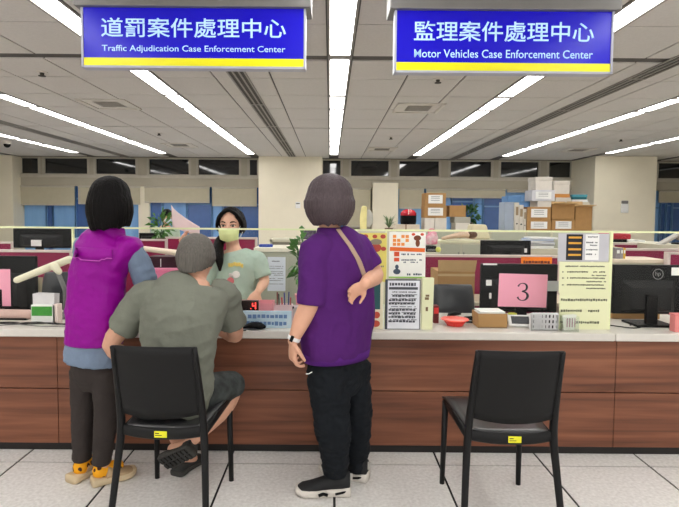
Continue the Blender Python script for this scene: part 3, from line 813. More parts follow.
# clerk's window clutter
cx, zb, wd, h = pb(243, 311, 291.5, 328, 3.03, ZT)
t = thing('window_sign', 'pale blue sign board with two rows of blue characters', 'sign', (cx, 3.03, ZT))
obj('board', MB().bx(-wd / 2, wd / 2, 0, .012, 0, h), mat('pale_blue_board', (172, 208, 226), 0.5, scale=14, rgb2=(210, 226, 232)), t, bevel=.002)
k = MB(); scribble(k, -wd * .40, wd * .42, h * .58, h * .24, -.0005, 1); scribble(k, -wd * .44, wd * .42, h * .16, h * .24, -.0005, .9)
obj('characters', k, flat((104, 136, 180), .7), t)
cx, zb, wd, h = pb(239, 303, 272.3, 328, 3.12, ZT)
t = thing('organizer_box', 'pink desk organizer box behind the pale blue sign', 'box', (cx, 3.12, ZT))
k = MB(); k.bx(-wd / 2, wd / 2, 0, .005, 0, h); k.bx(-wd / 2, wd / 2, .115, .12, 0, h); k.bx(-wd / 2, wd / 2, 0, .12, 0, .004)
for s in (-1, 1): k.bx(s * wd / 2 - .0025, s * wd / 2 + .0025, 0, .12, 0, h)
obj('casing', k, flat((240, 160, 170), .5), t)
obj('divider', MB().bx(-.002, .002, 0.005, .115, 0, h * .9), flat((232, 150, 160), .5), t)
cx, zb, wd, h = pb(241, 300.5, 258.5, 310.8, 3.095)
t = thing('queue_display', 'small black display with a red digit behind the blue sign', 'display', (cx, 3.095, ZT))
obj('casing', MB().bx(-wd / 2, wd / 2, -.012, .02, zb - ZT, zb - ZT + h), flat((28, 20, 22), .4), t, bevel=.002)
obj('post', MB().bx(-.012, .012, -.004, .012, 0, zb - ZT), M_BLACK, t)
M_LED = mat_emit('red_led', (1, .06, .05), 1.3)
k = MB(); q = zb - ZT; u = wd * .16
for a, b, c_, d_ in ((.0, .022, .46, .56), (.018, .026, .2, .85), (-.002, .006, .5, .8), (-.012, -.006, .2, .3)): k.bx(u + a * .9, u + b * .9, -.0135, -.012, q + h * c_, q + h * d_)
obj('digit', k, M_LED, t)
# pen cup, pens
cx, zb, wd, h = pb(273, 305, 292, 327, 3.18, ZT)
t = thing('pen_holder', 'square pen holder full of pens behind the pale blue sign', 'pen holder', (cx, 3.18, ZT))
k = MB(); k.bx(-wd / 2, wd / 2, 0, .004, 0, h); k.bx(-wd / 2, wd / 2, .06, .064, 0, h); k.bx(-wd / 2, wd / 2, 0, .064, 0, .004)
for s in (-1, 0, 1): k.bx(s * wd / 2 - .002, s * wd / 2 + .002, 0, .064, 0, h)
obj('casing', k, flat((226, 200, 206), .4), t)
pens = [(-.045, .09, (40, 40, 44)), (-.034, .105, (120, 60, 50)), (-.02, .085, (60, 70, 60)), (.002, .06, (190, 40, 60)), (.016, .10, (44, 54, 120)), (.03, .105, (40, 50, 110)), (.042, .06, (150, 40, 50))]
for dx, up, c in pens:
    o = MB().tube([(dx, .03, .006), (dx + random.uniform(-.012, .012), .03 + random.uniform(-.01, .01), h + up * .75)], [.0035, .0045], n=8)
    tag(obj('pen', o, flat(c, .4), smooth=True, loc=(cx, 3.18, ZT)), {0: 'thin black pen leaning at the left of the square pen holder', 1: 'brown pencil in the left half of the pen holder', 2: 'dark grey-green pen in the pen holder', 3: 'short red pen in the middle of the pen holder',
        4: 'taller blue pen in the right half of the pen holder', 5: 'dark blue pen at the right of the holder, beside another blue pen', 6: 'short dark red marker at the right rim of the pen holder'}[pens.index((dx, up, c))], 'pen', 'pens in the holder')
# grey box with black clip
t, wd, h = simple_box('tape_dispenser', 288.5, 307, 300, 327, 3.2, .08, flat((196, 184, 186), .6), 'pale grey dispenser box with black clip beside the pen holder', 'dispenser')
obj('black_clip', MB().tube([(-wd * .3, -.006, h * .6), (-wd * .2, -.01, h * .95), (-wd * .05, -.006, h * .98)], .007, n=8, sub=3), M_BLACK, t)
# red cup
cx, zb, wd, h = pb(230, 305, 238, 328, 3.08, ZT)
t = thing('bottle', 'small red bottle on the counter at the seated man\'s right elbow', 'bottle', (cx, 3.112, ZT))
obj('bottle_body', MB().lathe((0, 0, 0), [(.001, 0), (.026, 0), (.027, .01), (.027, .08), (.018, .1), (.012, .105)]), flat((226, 60, 60), .3), t, smooth=True)
obj('cap', MB().lathe((0, 0, 0), [(.014, .105), (.014, .13), (.001, .132)]), flat((240, 200, 200), .4), t)
obj('paper_label', MB().lathe((0, 0, 0), [(.0275, .025), (.0275, .06)]), flat((236, 190, 190), .6), t)
# black pouch
p = at(254, 331, 2.99)
sh = MB().tube([(-.065, 0, .012), (-.03, .005, .022), (.01, 0, .026), (.045, .008, .02), (.062, .012, .014)], [(.014, .008), (.03, .016), (.036, .020), (.03, .017), (.014, .010)], n=14, sub=3, side=(0, 1, 0), round_ends=True)
t = thing('pouch', 'crumpled black pouch lying on the counter before the pale blue sign', 'pouch', (p.x, 2.985, ZT))
obj('bag_body', baked(sh, .004, 2, lambda c, n: .004 * noise.noise(c * 60)), M_BLACK, t, smooth=True)
obj('strap', MB().tube([(-.07, -.01, .005), (-.09, -.012, .004), (-.075, -.03, .004), (-.04, -.035, .004)], .004, n=8, sub=4), M_BLACK, t)

# left end
t, z0, wd, h = monitor(-34, 256, 35.5, 310, 3.36, ZT, 'black monitor back at the left end of the counter, pink sheet on it')
cx, zb, wd, h = pb(-28, 269, 10.5, 306, 3.315)
t = thing('number_sheet', 'pink sheet of paper cut off by the photo\'s left edge, on a monitor back', 'sign', (cx, 3.315, zb))
obj('paper', MB().bx(-wd / 2, wd / 2, 0, .0015, 0, h), M_PINK, t); obj('print', MB().bx(-wd * .2, wd * .1, -.001, 0, h * .3, h * .7), M_INK, t)
cx, zb, wd, h = pb(-20, 306, 31, 318, 3.25, ZT)
t = thing('wrist_rest', 'long pinkish beige padded bar lying under the left monitor', 'bar', (cx, 3.22, ZT))
obj('padding', MB().tube([(-wd / 2, 0, .035), (wd / 2, 0, .033)], .031, n=16, round_ends=True), flat((200, 168, 160), .6), t, smooth=True)
obj('base', MB().bx(-wd / 2, wd / 2, -.025, .025, 0, .012), M_BLACK, t)
cab = [[(-.30, -.02), (-.12, .03), (.0, -.01), (.12, .02), (.26, -.015), (.36, .01)], [(-.3, .05), (-.1, -.02), (.05, .035), (.2, -.02), (.33, .03)], [(-.28, .0), (-.2, -.045), (-.05, .01), (.12, -.03), (.3, -.03)]]
p = at(26, 322, 3.07)
for pts, l, c in zip(cab, ('thick black cable running along the back of the left counter end', 'looped dark cable crossing others on the left counter end', 'thin grey cable lying along the front of the left counter end'), ((30, 30, 30), (50, 46, 46), (120, 118, 116))):
    i = cab.index(pts)
    tag(obj('cable', MB().tube([(x, y, .005 + .006 * (i == 1)) for x, y in pts], .0045 - .001 * i, n=8, sub=5), flat(c, .5), loc=(p.x, 3.08 - .02 * i, ZT)), l, 'cable', 'cables on the left counter end')
cx, zb, wd, h = pb(31, 305, 55, 322, 3.1, ZT)
t = thing('card_dispenser', 'white box with a green band and white cards, left end of counter', 'card holder', (cx, 3.1, ZT))
obj('box', MB().bx(-wd / 2, wd / 2, 0, .07, 0, h), M_WHITE, t, bevel=.002)
obj('green_band', MB().bx(-wd * .47, wd * .38, -.002, 0, h * .42, h * .92), mat('green_print', (30, 120, 40), .5, scale=60, rgb2=(70, 160, 50)), t)
k = MB()
for q in range(4): k.box((.004 * q - .006, .02 + .012 * q, h + .03), (wd * .9, .002, .075), RY(.02 * (q - 1)))
obj('cards', k, flat((216, 212, 216), .8), t)
obj('side_slip', MB().bx(wd * .42, wd * .62, .0, .05, 0, h * 1.02), flat((226, 206, 200), .8), t)
# cream desk lamp
a = at(17, 280, 3.13); b = at(69, 259.5, 3.30); c = at(54, 266, 3.22)
t = thing('desk_lamp', 'cream tube-shaped desk lamp on a grey arm, left of the purple vest', 'lamp', (at(66, 322, 3.3).x, 3.3, ZT))
L = Vector(t.location)
obj('lamp_head', MB().tube([a - L, (a + b) / 2 - L, b - L], [.020, .024, .024], n=18, round_ends=True), M_CREAM, t, smooth=True)
obj('arm_socket', MB().tube([c - L, c - L + Vector((.03, 0, -.035))], [.026, .02], n=14, round_ends=True), M_CREAM, t, smooth=True)
e1 = at(65, 290, 3.3)
obj('arm', MB().tube([c - L + Vector((.02, 0, -.03)), e1 - L, (0, 0, .02)], [.015, .014, .014], n=12), M_GREY, t, smooth=True)
obj('base', MB().lathe((0, 0, 0), [(.001, 0), (.08, 0), (.08, .015), (.06, .025), (.001, .026)]), M_GREY, t)
# ------------------------------------------------------------------ office behind the counter
M_DESK = mat('beige_laminate', (206, 194, 172), 0.5)
M_CAB = mat('beige_steel_cabinet', (206, 202, 180), 0.45, var=0.03)
M_CABG = mat('grey_green_steel', (176, 178, 160), 0.45, var=0.03)
def desk(name, x0, x1, y0, y1, z, label, group='office desks'):
    t = thing(name, label, 'desk', ((x0 + x1) / 2, y0, 0), 0, group); wd = x1 - x0; d = y1 - y0
    obj('desktop', MB().bx(-wd / 2, wd / 2, 0, d, z - .03, z), M_DESK, t, bevel=.004)
    for s in (-1, 1): obj('end_panel', MB().bx(s * wd / 2 - .02 * (s > 0), s * wd / 2 + .02 * (s < 0), .01, d - .01, 0, z - .03), M_DESK, t)
    return t
def partition(px0, px1, Y, ztop, label, strip=0):
    x0, x1 = at(px0, 250, Y).x, at(px1, 250, Y).x; wd = x1 - x0
    t = thing('cubicle_partition', label, 'partition', ((x0 + x1) / 2, Y, 0), 0, 'burgundy cubicle partitions')
    obj('fabric_panel', MB().bx(-wd / 2, wd / 2, 0, .04, .06, ztop - .02), M_BURG, t)
    obj('top_rail', MB().bx(-wd / 2, wd / 2, -.006, .046, ztop - .022, ztop), M_RAIL, t, bevel=.003)
    f = MB()
    for s in (-1, 1): f.bx(s * wd / 2 - .012, s * wd / 2 + .012, -.006, .046, 0, ztop)
    obj('posts', f, M_RAIL, t)
    if strip: obj('lower_rail', MB().bx(-wd / 2, wd / 2, -.006, 0, ztop - strip - .02, ztop - strip), M_RAIL, t)
    return t
partition(-60, 71, 4.5, at(40, 250, 4.5).z, 'burgundy partition at left, right behind the cream desk lamp')
partition(-60, 12, 6.4, at(6, 242, 6.4).z, 'short burgundy partition at far left edge, left of the labelled monitor')
partition(72, 166, 6.1, at(130, 239, 6.1).z, 'burgundy partition behind the purple vest woman and the potted plant')
partition(167, 256, 5.9, at(190, 237, 5.9).z, 'burgundy partition behind the seated man\'s head')
partition(424, 559, 4.5, at(490, 255, 4.5).z, 'burgundy partition carrying the orange sign')
partition(613, 730, 4.75, at(650, 248.5, 4.75).z, 'burgundy partition behind the right-hand monitor, with grey files')
partition(613, 671, 5.6, at(640, 243, 5.6).z, 'farther burgundy partition with red folder on top, right')
partition(669, 760, 4.3, at(675, 252, 4.3).z, 'nearest burgundy partition, cut by the photo\'s right edge')
desk('office_desk', at(-60, 250, 4.8).x, at(74, 250, 4.8).x, 4.62, 5.3, .74, 'beige desk behind the left partition, under the labelled monitor')
desk('office_desk', at(140, 250, 5.2).x, at(200, 250, 5.2).x, 5.05, 5.75, .74, 'beige desk with pink box behind the seated man')
desk('office_desk', at(447, 250, 4.8).x, at(556, 250, 4.8).x, 4.62, 5.3, .74, 'beige desk behind the partition with the orange sign')
desk('office_desk', at(426, 250, 4).x, at(606, 250, 4).x, 4.02, 4.44, .74, 'beige desk carrying the tall carton, behind the counter')
monitor(13, 228.5, 70, 248, 4.9, .74, 'wide dark monitor back with a white label, upper left')
k = COL.objects[-1]
def stick(parent_label, x0, y0, x1, y1, Y, m):
    t = [o for o in COL.objects if o.get('label') == parent_label][0]
    a = at(x0, y1, Y); b = at(x1, y0, Y); L = t.location
    obj('label', MB().bx(a.x - L.x, b.x - L.x, -.056, -.034, a.z - L.z, b.z - L.z), m, t)
stick('wide dark monitor back with a white label, upper left', 32, 240, 42, 246, 4.86, M_WHITE)
monitor(481, 240.5, 531, 256, 4.95, .74, 'black monitor back above the orange sign\'s partition, white label at its corner')
t = [o for o in COL.objects if o.get('label', '').startswith('black monitor back above the orange')][0]
a = at(520, 252.5, 4.95); b = at(527, 248.5, 4.95)
obj('label', MB().bx(a.x - t.location.x, b.x - t.location.x, -.004, 0, a.z - .74, b.z - .74), M_WHITE, t)
monitor(139, 233, 156, 241, 7.2, .74, 'far small dark monitor top right of the purple vest woman\'s hair')
desk('office_desk', at(112, 250, 7.2).x, at(157, 250, 7.2).x, 6.95, 7.45, .74, 'far beige desk of the capped person')
# orange sign
t, wd, h = sheet_on('orange_notice', 521, 257, 552, 264.5, 4.49, flat((255, 132, 24), .7), 'bright orange paper strip with dark characters on the burgundy partition', 'notice', th=.002)
k = MB(); scribble(k, -wd * .42, wd * .44, h * .14, h * .4, -.001, 1); obj('characters', k, flat((110, 40, 20), .7), t)
# tall carton and office chair behind the counter
cx, zb, wd, h = pb(438, 260, 475, 283, 4.08, .742)
t = thing('cardboard_carton', 'tall brown carton behind the dark office chair, flap raised', 'carton', (cx, 4.08, .742))
obj('carton_wall', MB().bx(-wd / 2, wd / 2, 0, .3, 0, h * .72), M_CARD, t, bevel=.003)
obj('flap', MB().hexa([(-wd / 2, -.004, h * .72), (wd / 2, -.004, h * .72), (wd / 2, .0, h * .72), (-wd / 2, 0, h * .72)], [(-wd * .52, -.03, h), (wd * .52, -.03, h), (wd * .52, -.026, h), (-wd * .52, -.026, h)]), M_CARDL, t)
obj('tape', MB().bx(-wd * .5, wd * .5, -.001, 0, h * .60, h * .66), flat((196, 168, 124), .4), t)
def office_chair(cx, Y, ztop, wd, label, rz=0):
    t = thing('office_chair', label, 'chair', (cx, Y, 0), rz, 'office chairs behind the counter')
    k = MB(); hh = .42
    k.tube([(0, -.02, ztop - hh), (0, -.04, ztop - hh * .5), (0, 0, ztop - .03), (0, .005, ztop)], [(wd * .42, .03), (wd * .5, .035), (wd * .47, .03), (wd * .42, .02)], n=24, sub=4, side=(1, 0, 0))
    obj('backrest', k, mat('chair_leather', (44, 46, 52), 0.35, spec=0.6), t, smooth=True)
    obj('seat', MB().tube([(0, .26, .44), (0, .26, .50)], [(.24, .24), (.23, .23)], n=24, round_ends=False), M_BLACK, t, bevel=.02)
    obj('gas_post', MB().cyl((0, .26, .1), (0, .26, .44), .03), M_BLACK, t)
    obj('back_bar', MB().tube([(0, -.0, ztop - hh * .7), (0, .02, .47), (0, .2, .45)], .02, n=8), M_BLACK, t)
    k = MB()
    for i in range(5):
        a_ = i * 2 * math.pi / 5; k.tube([(0, .26, .10), (.26 * math.cos(a_), .26 + .26 * math.sin(a_), .06)], .018, n=8)
    obj('star_base', k, M_BLACK, t)
    for i in range(5):
        a_ = i * 2 * math.pi / 5; k = MB(); k.cyl((.26 * math.cos(a_), .245 + .26 * math.sin(a_), .03), (.26 * math.cos(a_), .275 + .26 * math.sin(a_), .03), .03, n=12); obj('caster', k, M_BLACK, t)
    return t
p = at(453, 284.5, 3.72)
office_chair(p.x, 3.72, p.z, at(474, 290, 3.72).x - at(432, 290, 3.72).x, 'dark leather office chair back in front of the tall carton')
p = at(60, 272, 3.85)
office_chair(p.x, 3.85, p.z, .26, 'dark office chair half hidden behind the cream desk lamp')
# beige paper stand between lamp and chair
cx, zb, wd, h = pb(36, 275, 53, 293, 3.6)
t = thing('desk_easel', 'pale tapered paper stand under the cream lamp tube', 'stand', (cx, 3.47, ZT))
z0 = zb - ZT
obj('paper', MB().hexa([(-wd * .35, 0, 0), (wd * .30, 0, 0), (wd * .30, .004, 0), (-wd * .35, .004, 0)], [(-wd * .45, 0, z0 + h), (wd * .5, 0, z0 + h), (wd * .5, .004, z0 + h), (-wd * .45, .004, z0 + h)]), flat((212, 198, 170), .8), t)
obj('stand', MB().bx(-wd * .2, wd * .2, .004, .03, 0, .05), M_GREY, t)

# clutter on the left: pink box, dark folder, white lamp
cx, zb, wd, h = pb(148, 267.5, 190, 276, 5.2, .74)
t = thing('storage_box', 'pink box on the desk behind the seated man', 'box', (cx, 5.15, .74)); obj('body', MB().bx(-wd / 2, wd / 2, 0, .25, 0, h - .02), flat((232, 130, 168), .7), t, bevel=.01)
obj('lid', MB().bx(-wd / 2 - .006, wd / 2 + .006, -.006, .256, h - .02, h), flat((240, 150, 184), .7), t, bevel=.004)
cx, zb2, wd, h2 = pb(149, 256.5, 190, 267.5, 5.2)
t = thing('office_file', 'dark maroon file box lying on the pink box', 'file', (cx, 5.17, .74 + h))
obj('cover', MB().bx(-wd / 2, wd / 2, 0, .22, 0, h2), flat((54, 16, 32), .6), t, bevel=.003); obj('label', MB().bx(-wd * .2, -wd * .18, -.001, 0, .01, h2 * .8), M_WHITE, t)
a = at(143, 248.5, 4.7); b = at(190, 254.5, 4.9)
t = thing('desk_lamp', 'long white lamp tube crossing behind the seated man\'s head', 'lamp', (b.x, 4.9, 0)); L = Vector(t.location)
obj('lamp_head', MB().tube([a - L, b - L], [.024, .03], n=14, round_ends=True), flat((246, 226, 206), .4), t, smooth=True)
obj('arm', MB().tube([b - L, (0, .0, .02)], .014, n=8), M_GREY, t); obj('base', MB().lathe((0, 0, 0), [(.001, 0), (.12, 0), (.12, .02), (.001, .03)]), M_GREY, t)

def leaves(mb, n, c, r, size, up=.3, seed=1, width=.35):
    rnd = random.Random(seed)
    for i in range(n):
        d = Vector((rnd.gauss(0, 1), rnd.gauss(0, 1), rnd.gauss(0, 1))).normalized()
        p = Vector(c) + Vector((d.x * r[0], d.y * r[1], d.z * r[2])) * rnd.uniform(.35, 1)
        t = (d + Vector((0, 0, rnd.uniform(-.4, .6) * up * 2))).normalized() * size * rnd.uniform(.7, 1.3)
        s = t.cross(Vector((rnd.gauss(0, 1), rnd.gauss(0, 1), rnd.gauss(0, 1)))).normalized() * t.length * width
        m = p + t * .5 + Vector((0, 0, size * .12)); e = p + t - Vector((0, 0, size * .1))
        mb.add([p, m + s * .5, e, m - s * .5, m + Vector((0, 0, -.003))], [(0, 1, 4), (1, 2, 4), (2, 3, 4), (3, 0, 4)])
def plant(x, y, z, px_top, label, n, r, size, c, mleaf=None, pot=(170, 110, 90), potr=.07, poth=.12, width=.35, seed=1, stem=True, cat='plant'):
    t = thing('potted_plant', label, cat, (x, y, z), 0, 'office plants')
    obj('pot', MB().lathe((0, 0, 0), [(.001, 0), (potr * .75, 0), (potr, poth), (potr * 1.06, poth), (potr * 1.06, poth + .015), (potr * .9, poth + .015), (.001, poth - .005)]), flat(pot, .5), t)
    k = MB(); leaves(k, n, c, r, size, seed=seed, width=width); obj('leaves', k, mleaf or M_LEAF, t)
    s = MB(); rnd = random.Random(seed)
    for i in range(5): s.tube([(0, 0, poth - .01), (c[0] * .5 + rnd.uniform(-.02, .02), rnd.uniform(-.02, .02), (poth + c[2]) / 2), (c[0] + rnd.uniform(-1, 1) * r[0] * .6, rnd.uniform(-.3, .3) * r[1], c[2] + rnd.uniform(-.3, .5) * r[2])], .006, n=6, sub=3)
    obj('stem', s, M_LEAFD, t)
    return t
# far plant beside the capped person, on its cabinet
p = at(160, 240, 6.6); zc = p.z - .05
t = thing('filing_cabinet', 'low cabinet under the plant beside the capped person', 'cabinet', (p.x, 6.5, 0), 0, 'steel office cabinets')
obj('body', MB().bx(-.2, .2, 0, .4, 0, zc), M_CAB, t)
p = at(159, 226, 6.6)
plant(p.x, 6.68, zc, 0, 'leafy green potted plant between the purple vest and the capped person', 110, (.11, .11, .20), .10, (.0, 0, .20), pot=(120, 110, 90), poth=.06, potr=.06, seed=4)

# cabinets by the central pillar
Y = 4.25; x0, x1 = at(255, 260, Y).x, at(322, 260, Y).x; z = at(290, 248, Y).z
t = thing('filing_cabinet', 'pale grey-green cabinet with notice, in front of the central pillar', 'cabinet', ((x0 + x1) / 2, Y, 0), 0, 'steel office cabinets'); wd = x1 - x0
obj('body', MB().bx(-wd / 2, wd / 2, 0, .4, 0, z - .035), M_CABG, t)
obj('top_slab', MB().bx(-wd / 2 - .01, wd / 2 + .01, -.012, .41, z - .035, z), flat((232, 226, 208), .4), t, bevel=.004)
obj('door', MB().bx(-wd / 2 + .015, -.006, -.006, 0, .05, z - .06), M_CABG, t); obj('door', MB().bx(.006, wd / 2 - .015, -.006, 0, .05, z - .06), M_CABG, t)
zcab = z
t2, wd, h = sheet_on('notice_sheet', 267.5, 257, 285.5, 291, Y - .0085, flat((222, 228, 238), .8), 'white notice sheet on the cabinet between clerk and purple shirt', 'notice')
k = MB(); scribble(k, -wd * .25, wd * .25, h * .86, h * .035, -.001)
for z in (.72, .66, .56, .51, .46, .36, .30, .2): scribble(k, -wd * .4, wd * .38, h * z, h * .018, -.001, .85, mean=1.6)
obj('print', k, M_LTINK, t2)
p = at(266, 247, 4.35)
t = thing('marker', 'blue pen-like case lying on the pale cabinet top', 'case', (p.x, 4.35, zcab)); obj('body', MB().bx(-.058, .058, -.02, .02, 0, .024), flat((40, 70, 170), .4), t, bevel=.006); obj('clip', MB().bx(-.03, .05, -.023, -.02, .014, .019), flat((70, 100, 190), .4), t)
Y = 4.9; x0, x1 = at(270, 245, Y).x, at(330, 245, Y).x; z = at(290, 239.5, Y).z; wd = x1 - x0
t = thing('filing_cabinet', 'taller cream cabinet with dark recess standing before the central pillar', 'cabinet', ((x0 + x1) / 2, Y, 0), 0, 'steel office cabinets')
k = MB(); k.bx(-wd / 2, wd / 2, .03, .4, 0, z); k.bx(-wd / 2, -wd / 2 + .02, 0, .03, 0, z); k.bx(wd / 2 - .02, wd / 2, 0, .03, 0, z); k.bx(-wd / 2, wd / 2, 0, .03, z - .025, z)
obj('body', k, M_CAB, t); obj('recess_panel', MB().bx(-wd / 2 + .02, wd / 2 - .02, .02, .03, 0, z - .025), flat((150, 142, 128), .6), t)
cx, zb, wd, h = pb(301, 230, 316, 239, 4.98, z)
t = thing('picture_frame', 'small dark picture frame on the cabinet, beside the purple shoulder', 'frame', (cx, 4.98, z))
obj('frame', MB().bx(-wd / 2, wd / 2, 0, .03, 0, h), flat((60, 56, 66), .5), t, bevel=.003); obj('picture', MB().bx(-wd * .36, wd * .36, -.002, 0, h * .15, h * .85), mat('mottled_print', (120, 110, 130), .6, scale=40, rgb2=(50, 44, 60)), t)
# vine plant at the clerk's window
p = at(303, 300, 3.36)
t = plant(p.x + .01, 3.36, ZT, 0, 'trailing green vine in a pink pot beside the purple sleeve', 64, (.06, .05, .22), .07, (-.02, 0, .36), pot=(222, 150, 160), poth=.14, potr=.062, seed=9, width=.55)

# middle cabinets and oddments
Y = 6.0; x0, x1 = at(440, 248, Y).x, at(482, 248, Y).x; z = at(460, 241, Y).z; wd = x1 - x0
t = thing('filing_cabinet', 'low beige two-door cabinet behind the burgundy partition, brown cloth on top', 'cabinet', ((x0 + x1) / 2, Y, 0), 0, 'steel office cabinets')
obj('body', MB().bx(-wd / 2, wd / 2, 0, .42, 0, z - .02), M_CAB, t); obj('top_slab', MB().bx(-wd / 2 - .01, wd / 2 + .01, -.01, .43, z - .02, z), flat((224, 222, 190), .5), t)
for s in (-1, 1):
    d = obj('door', MB().bx(*( (-wd / 2 + .01, -.005) if s < 0 else (.005, wd / 2 - .01)), -.008, 0, .05, z - .04), M_CABG, t)
    obj('handle', MB().bx(s * .03 - .006, s * .03 + .006, -.02, -.008, z - .25, z - .13), M_GREY, d)
p = at(462, 240, 6.15)
sh = MB().tube([(-.22, 0, .02), (-.08, .02, .05), (.06, 0, .07), (.16, .02, .04)], [(.05, .02), (.08, .03), (.08, .045), (.05, .03)], n=14, sub=3, side=(0, 1, 0), round_ends=True)
t = thing('cloth', 'crumpled beige and brown cloth on the low two-door cabinet', 'cloth', (p.x, 6.2, z)); obj('cloth_body', baked(sh, .012, 2, lambda c, n: .012 * noise.noise(c * 22)), flat((206, 178, 156), .9), t, smooth=True)
obj('dark_fold', MB().ell((.12, -.03, .07), (.07, .05, .045)), flat((96, 70, 56), .9), t, smooth=True)
Y = 5.2; x0, x1 = at(424, 248, Y).x, at(440, 248, Y).x; zk = at(432, 252.5, Y).z
t = thing('filing_cabinet', 'narrow cabinet under the floral bag, left end of orange-signed partition', 'cabinet', ((x0 + x1) / 2, Y, 0), 0, 'steel office cabinets'); wd = x1 - x0
obj('body', MB().bx(-wd / 2, wd / 2, 0, .4, 0, zk), M_CAB, t)
cx, zb, wd, h = pb(426, 246, 436, 252, 5.3, zk)
t = thing('box', 'small black box under the floral bag', 'box', (cx, 5.28, zk)); t.name = 'black_box'; obj('body', MB().bx(-wd / 2, wd / 2, 0, .16, 0, h), M_BLACK, t, bevel=.003); obj('panel', MB().bx(-wd * .4, wd * .4, -.001, 0, h * .2, h * .5), M_GREY, t)
zk2 = zk + h
p = at(431, 238, 5.36)
sh = MB().tube([(0, 0, .012), (0, 0, .06), (0.01, 0, .11), (.0, 0, .145)], [(.065, .05), (.075, .055), (.06, .045), (.03, .02)], n=16, sub=3, side=(1, 0, 0))
t = thing('bag', 'white floral bag with pink blossoms on the small black box', 'bag', (p.x, 5.36, zk2)); t.name = 'floral_bag'
obj('bag_body', baked(sh, .008, 2, lambda c, n: .008 * noise.noise(c * 30)), mat('floral_cloth', (240, 226, 226), .9, scale=16, rgb2=(220, 90, 130)), t, smooth=True)
obj('handle', MB().tube([(-.03, 0, .13), (-.02, 0, .17), (.03, 0, .17), (.03, 0, .13)], .007, n=8, sub=4), flat((226, 120, 150), .8), t)
p = at(438.5, 252, 5.22)
tag(obj('ball', MB().ell((0, 0, .028), (.028, .028, .028)), mat('ball_yellow', (222, 224, 120), .5), smooth=True, loc=(p.x, 5.235, zk)), 'small pale yellow ball beside the black box under the floral bag', 'ball')
# paper pile
Y = 5.5; x0, x1 = at(528, 250, Y).x, at(562, 250, Y).x; zk = at(545, 249, Y).z; wd = x1 - x0
t = thing('filing_cabinet', 'low cabinet under loose papers right of the upper black monitor', 'cabinet', ((x0 + x1) / 2, Y, 0), 0, 'steel office cabinets'); obj('body', MB().bx(-wd / 2, wd / 2, 0, .42, 0, zk), M_CAB, t)
rnd = random.Random(3)
cols = [(226, 228, 234), (60, 60, 66), (210, 220, 236), (236, 236, 236), (120, 150, 200), (232, 232, 228)]
names = ['lowest, thick white folder in the untidy paper pile', 'dark folder second from the bottom of the untidy paper pile', 'pale blue folder in the middle of the untidy paper pile', 'white folder above the pale blue one in the paper pile', 'blue folder near the top of the paper pile', 'white folder topping the untidy paper pile']
zq = zk
for i, (c, n_) in enumerate(zip(cols, names)):
    th = .018 if i else .03
    t = thing('paper_folder', n_, 'folder', ((x0 + x1) / 2 + rnd.uniform(-.02, .03), Y + .2, zq), rnd.uniform(-.25, .25), 'folders in the paper pile')
    obj('cover', MB().bx(-.15, .15, -.11, .11, 0, .004), flat(c, .7), t); obj('pages', MB().bx(-.145, .145, -.105, .105, .004, th - .003), M_WHITE, t); obj('cover', MB().bx(-.15, .15, -.11, .11, th - .003, th), flat(c, .7), t)
    zq += th

# right: hutch, files, red and black folders
Y = 4.36; x0, x1 = at(613, 262, Y).x, at(667, 262, Y).x; z = at(640, 259.5, Y).z; wd = x1 - x0
t = thing('desk_hutch', 'cream shelf unit just above the right-hand monitor', 'cabinet', ((x0 + x1) / 2, Y, 0)); obj('body', MB().bx(-wd / 2, wd / 2, .02, .32, 0, z - .03), M_CAB, t); obj('top_slab', MB().bx(-wd / 2, wd / 2, 0, .32, z - .03, z), flat((226, 210, 188), .5), t, bevel=.004)
for i, (a_, b_, c, l) in enumerate(((616, 620.5, (136, 130, 134), 'grey office file standing on the cream shelf unit, left one'), (620.7, 623.2, (150, 146, 150), 'narrow lighter grey file on the cream shelf unit, middle one'), (623.4, 625.6, (220, 176, 60), 'narrow yellow file on the cream shelf unit, next to grey ones'))):
    cx, zb, wd, h = pb(a_, 248, b_, 260, 4.42, z)
    t = thing('office_file', l, 'file', (cx, 4.42, z), 0, 'files on the cream shelf unit'); obj('spine', MB().bx(-wd / 2, wd / 2, 0, .18, 0, h), flat(c, .6), t, bevel=.002); obj('label', MB().bx(-wd * .3, wd * .3, -.001, 0, h * .5, h * .8), M_WHITE, t)
Y = 5.66; x0, x1 = at(613, 244, Y).x, at(672, 244, Y).x; z = at(640, 243, 5.6).z; wd = x1 - x0
t = thing('filing_cabinet', 'cabinet behind the farther right partition, under the red folder', 'cabinet', ((x0 + x1) / 2, Y, 0), 0, 'steel office cabinets'); obj('body', MB().bx(-wd / 2, wd / 2, 0, .4, 0, z), M_CAB, t)
cx, zb, wd, h = pb(612, 239.3, 628, 243, 5.7, z)
t = thing('office_file', 'black file lying under the red folder at right', 'file', (cx, 5.72, z)); obj('cover', MB().bx(-wd / 2, wd / 2, 0, .25, 0, h), M_BLACK, t, bevel=.003); obj('pages', MB().bx(-wd * .45, wd / 2 + .004, .01, .24, h * .2, h * .8), M_WHITE, t)
cx2, zb, wd, h2 = pb(612, 234, 634, 239.3, 5.7, z + h)
t = thing('office_file', 'red folder lying on top of the black file at right', 'file', (cx2 - .02, 5.72, z + h)); obj('cover', MB().bx(-wd / 2, wd / 2, 0, .25, 0, h2), flat((176, 32, 50), .6), t, bevel=.01); obj('pages', MB().bx(-wd * .45, wd / 2 + .003, .01, .24, h2 * .25, h2 * .7), flat((200, 150, 150), .8), t)
cx, zb, wd, h = pb(629, 240, 648, 243, 5.7, z)
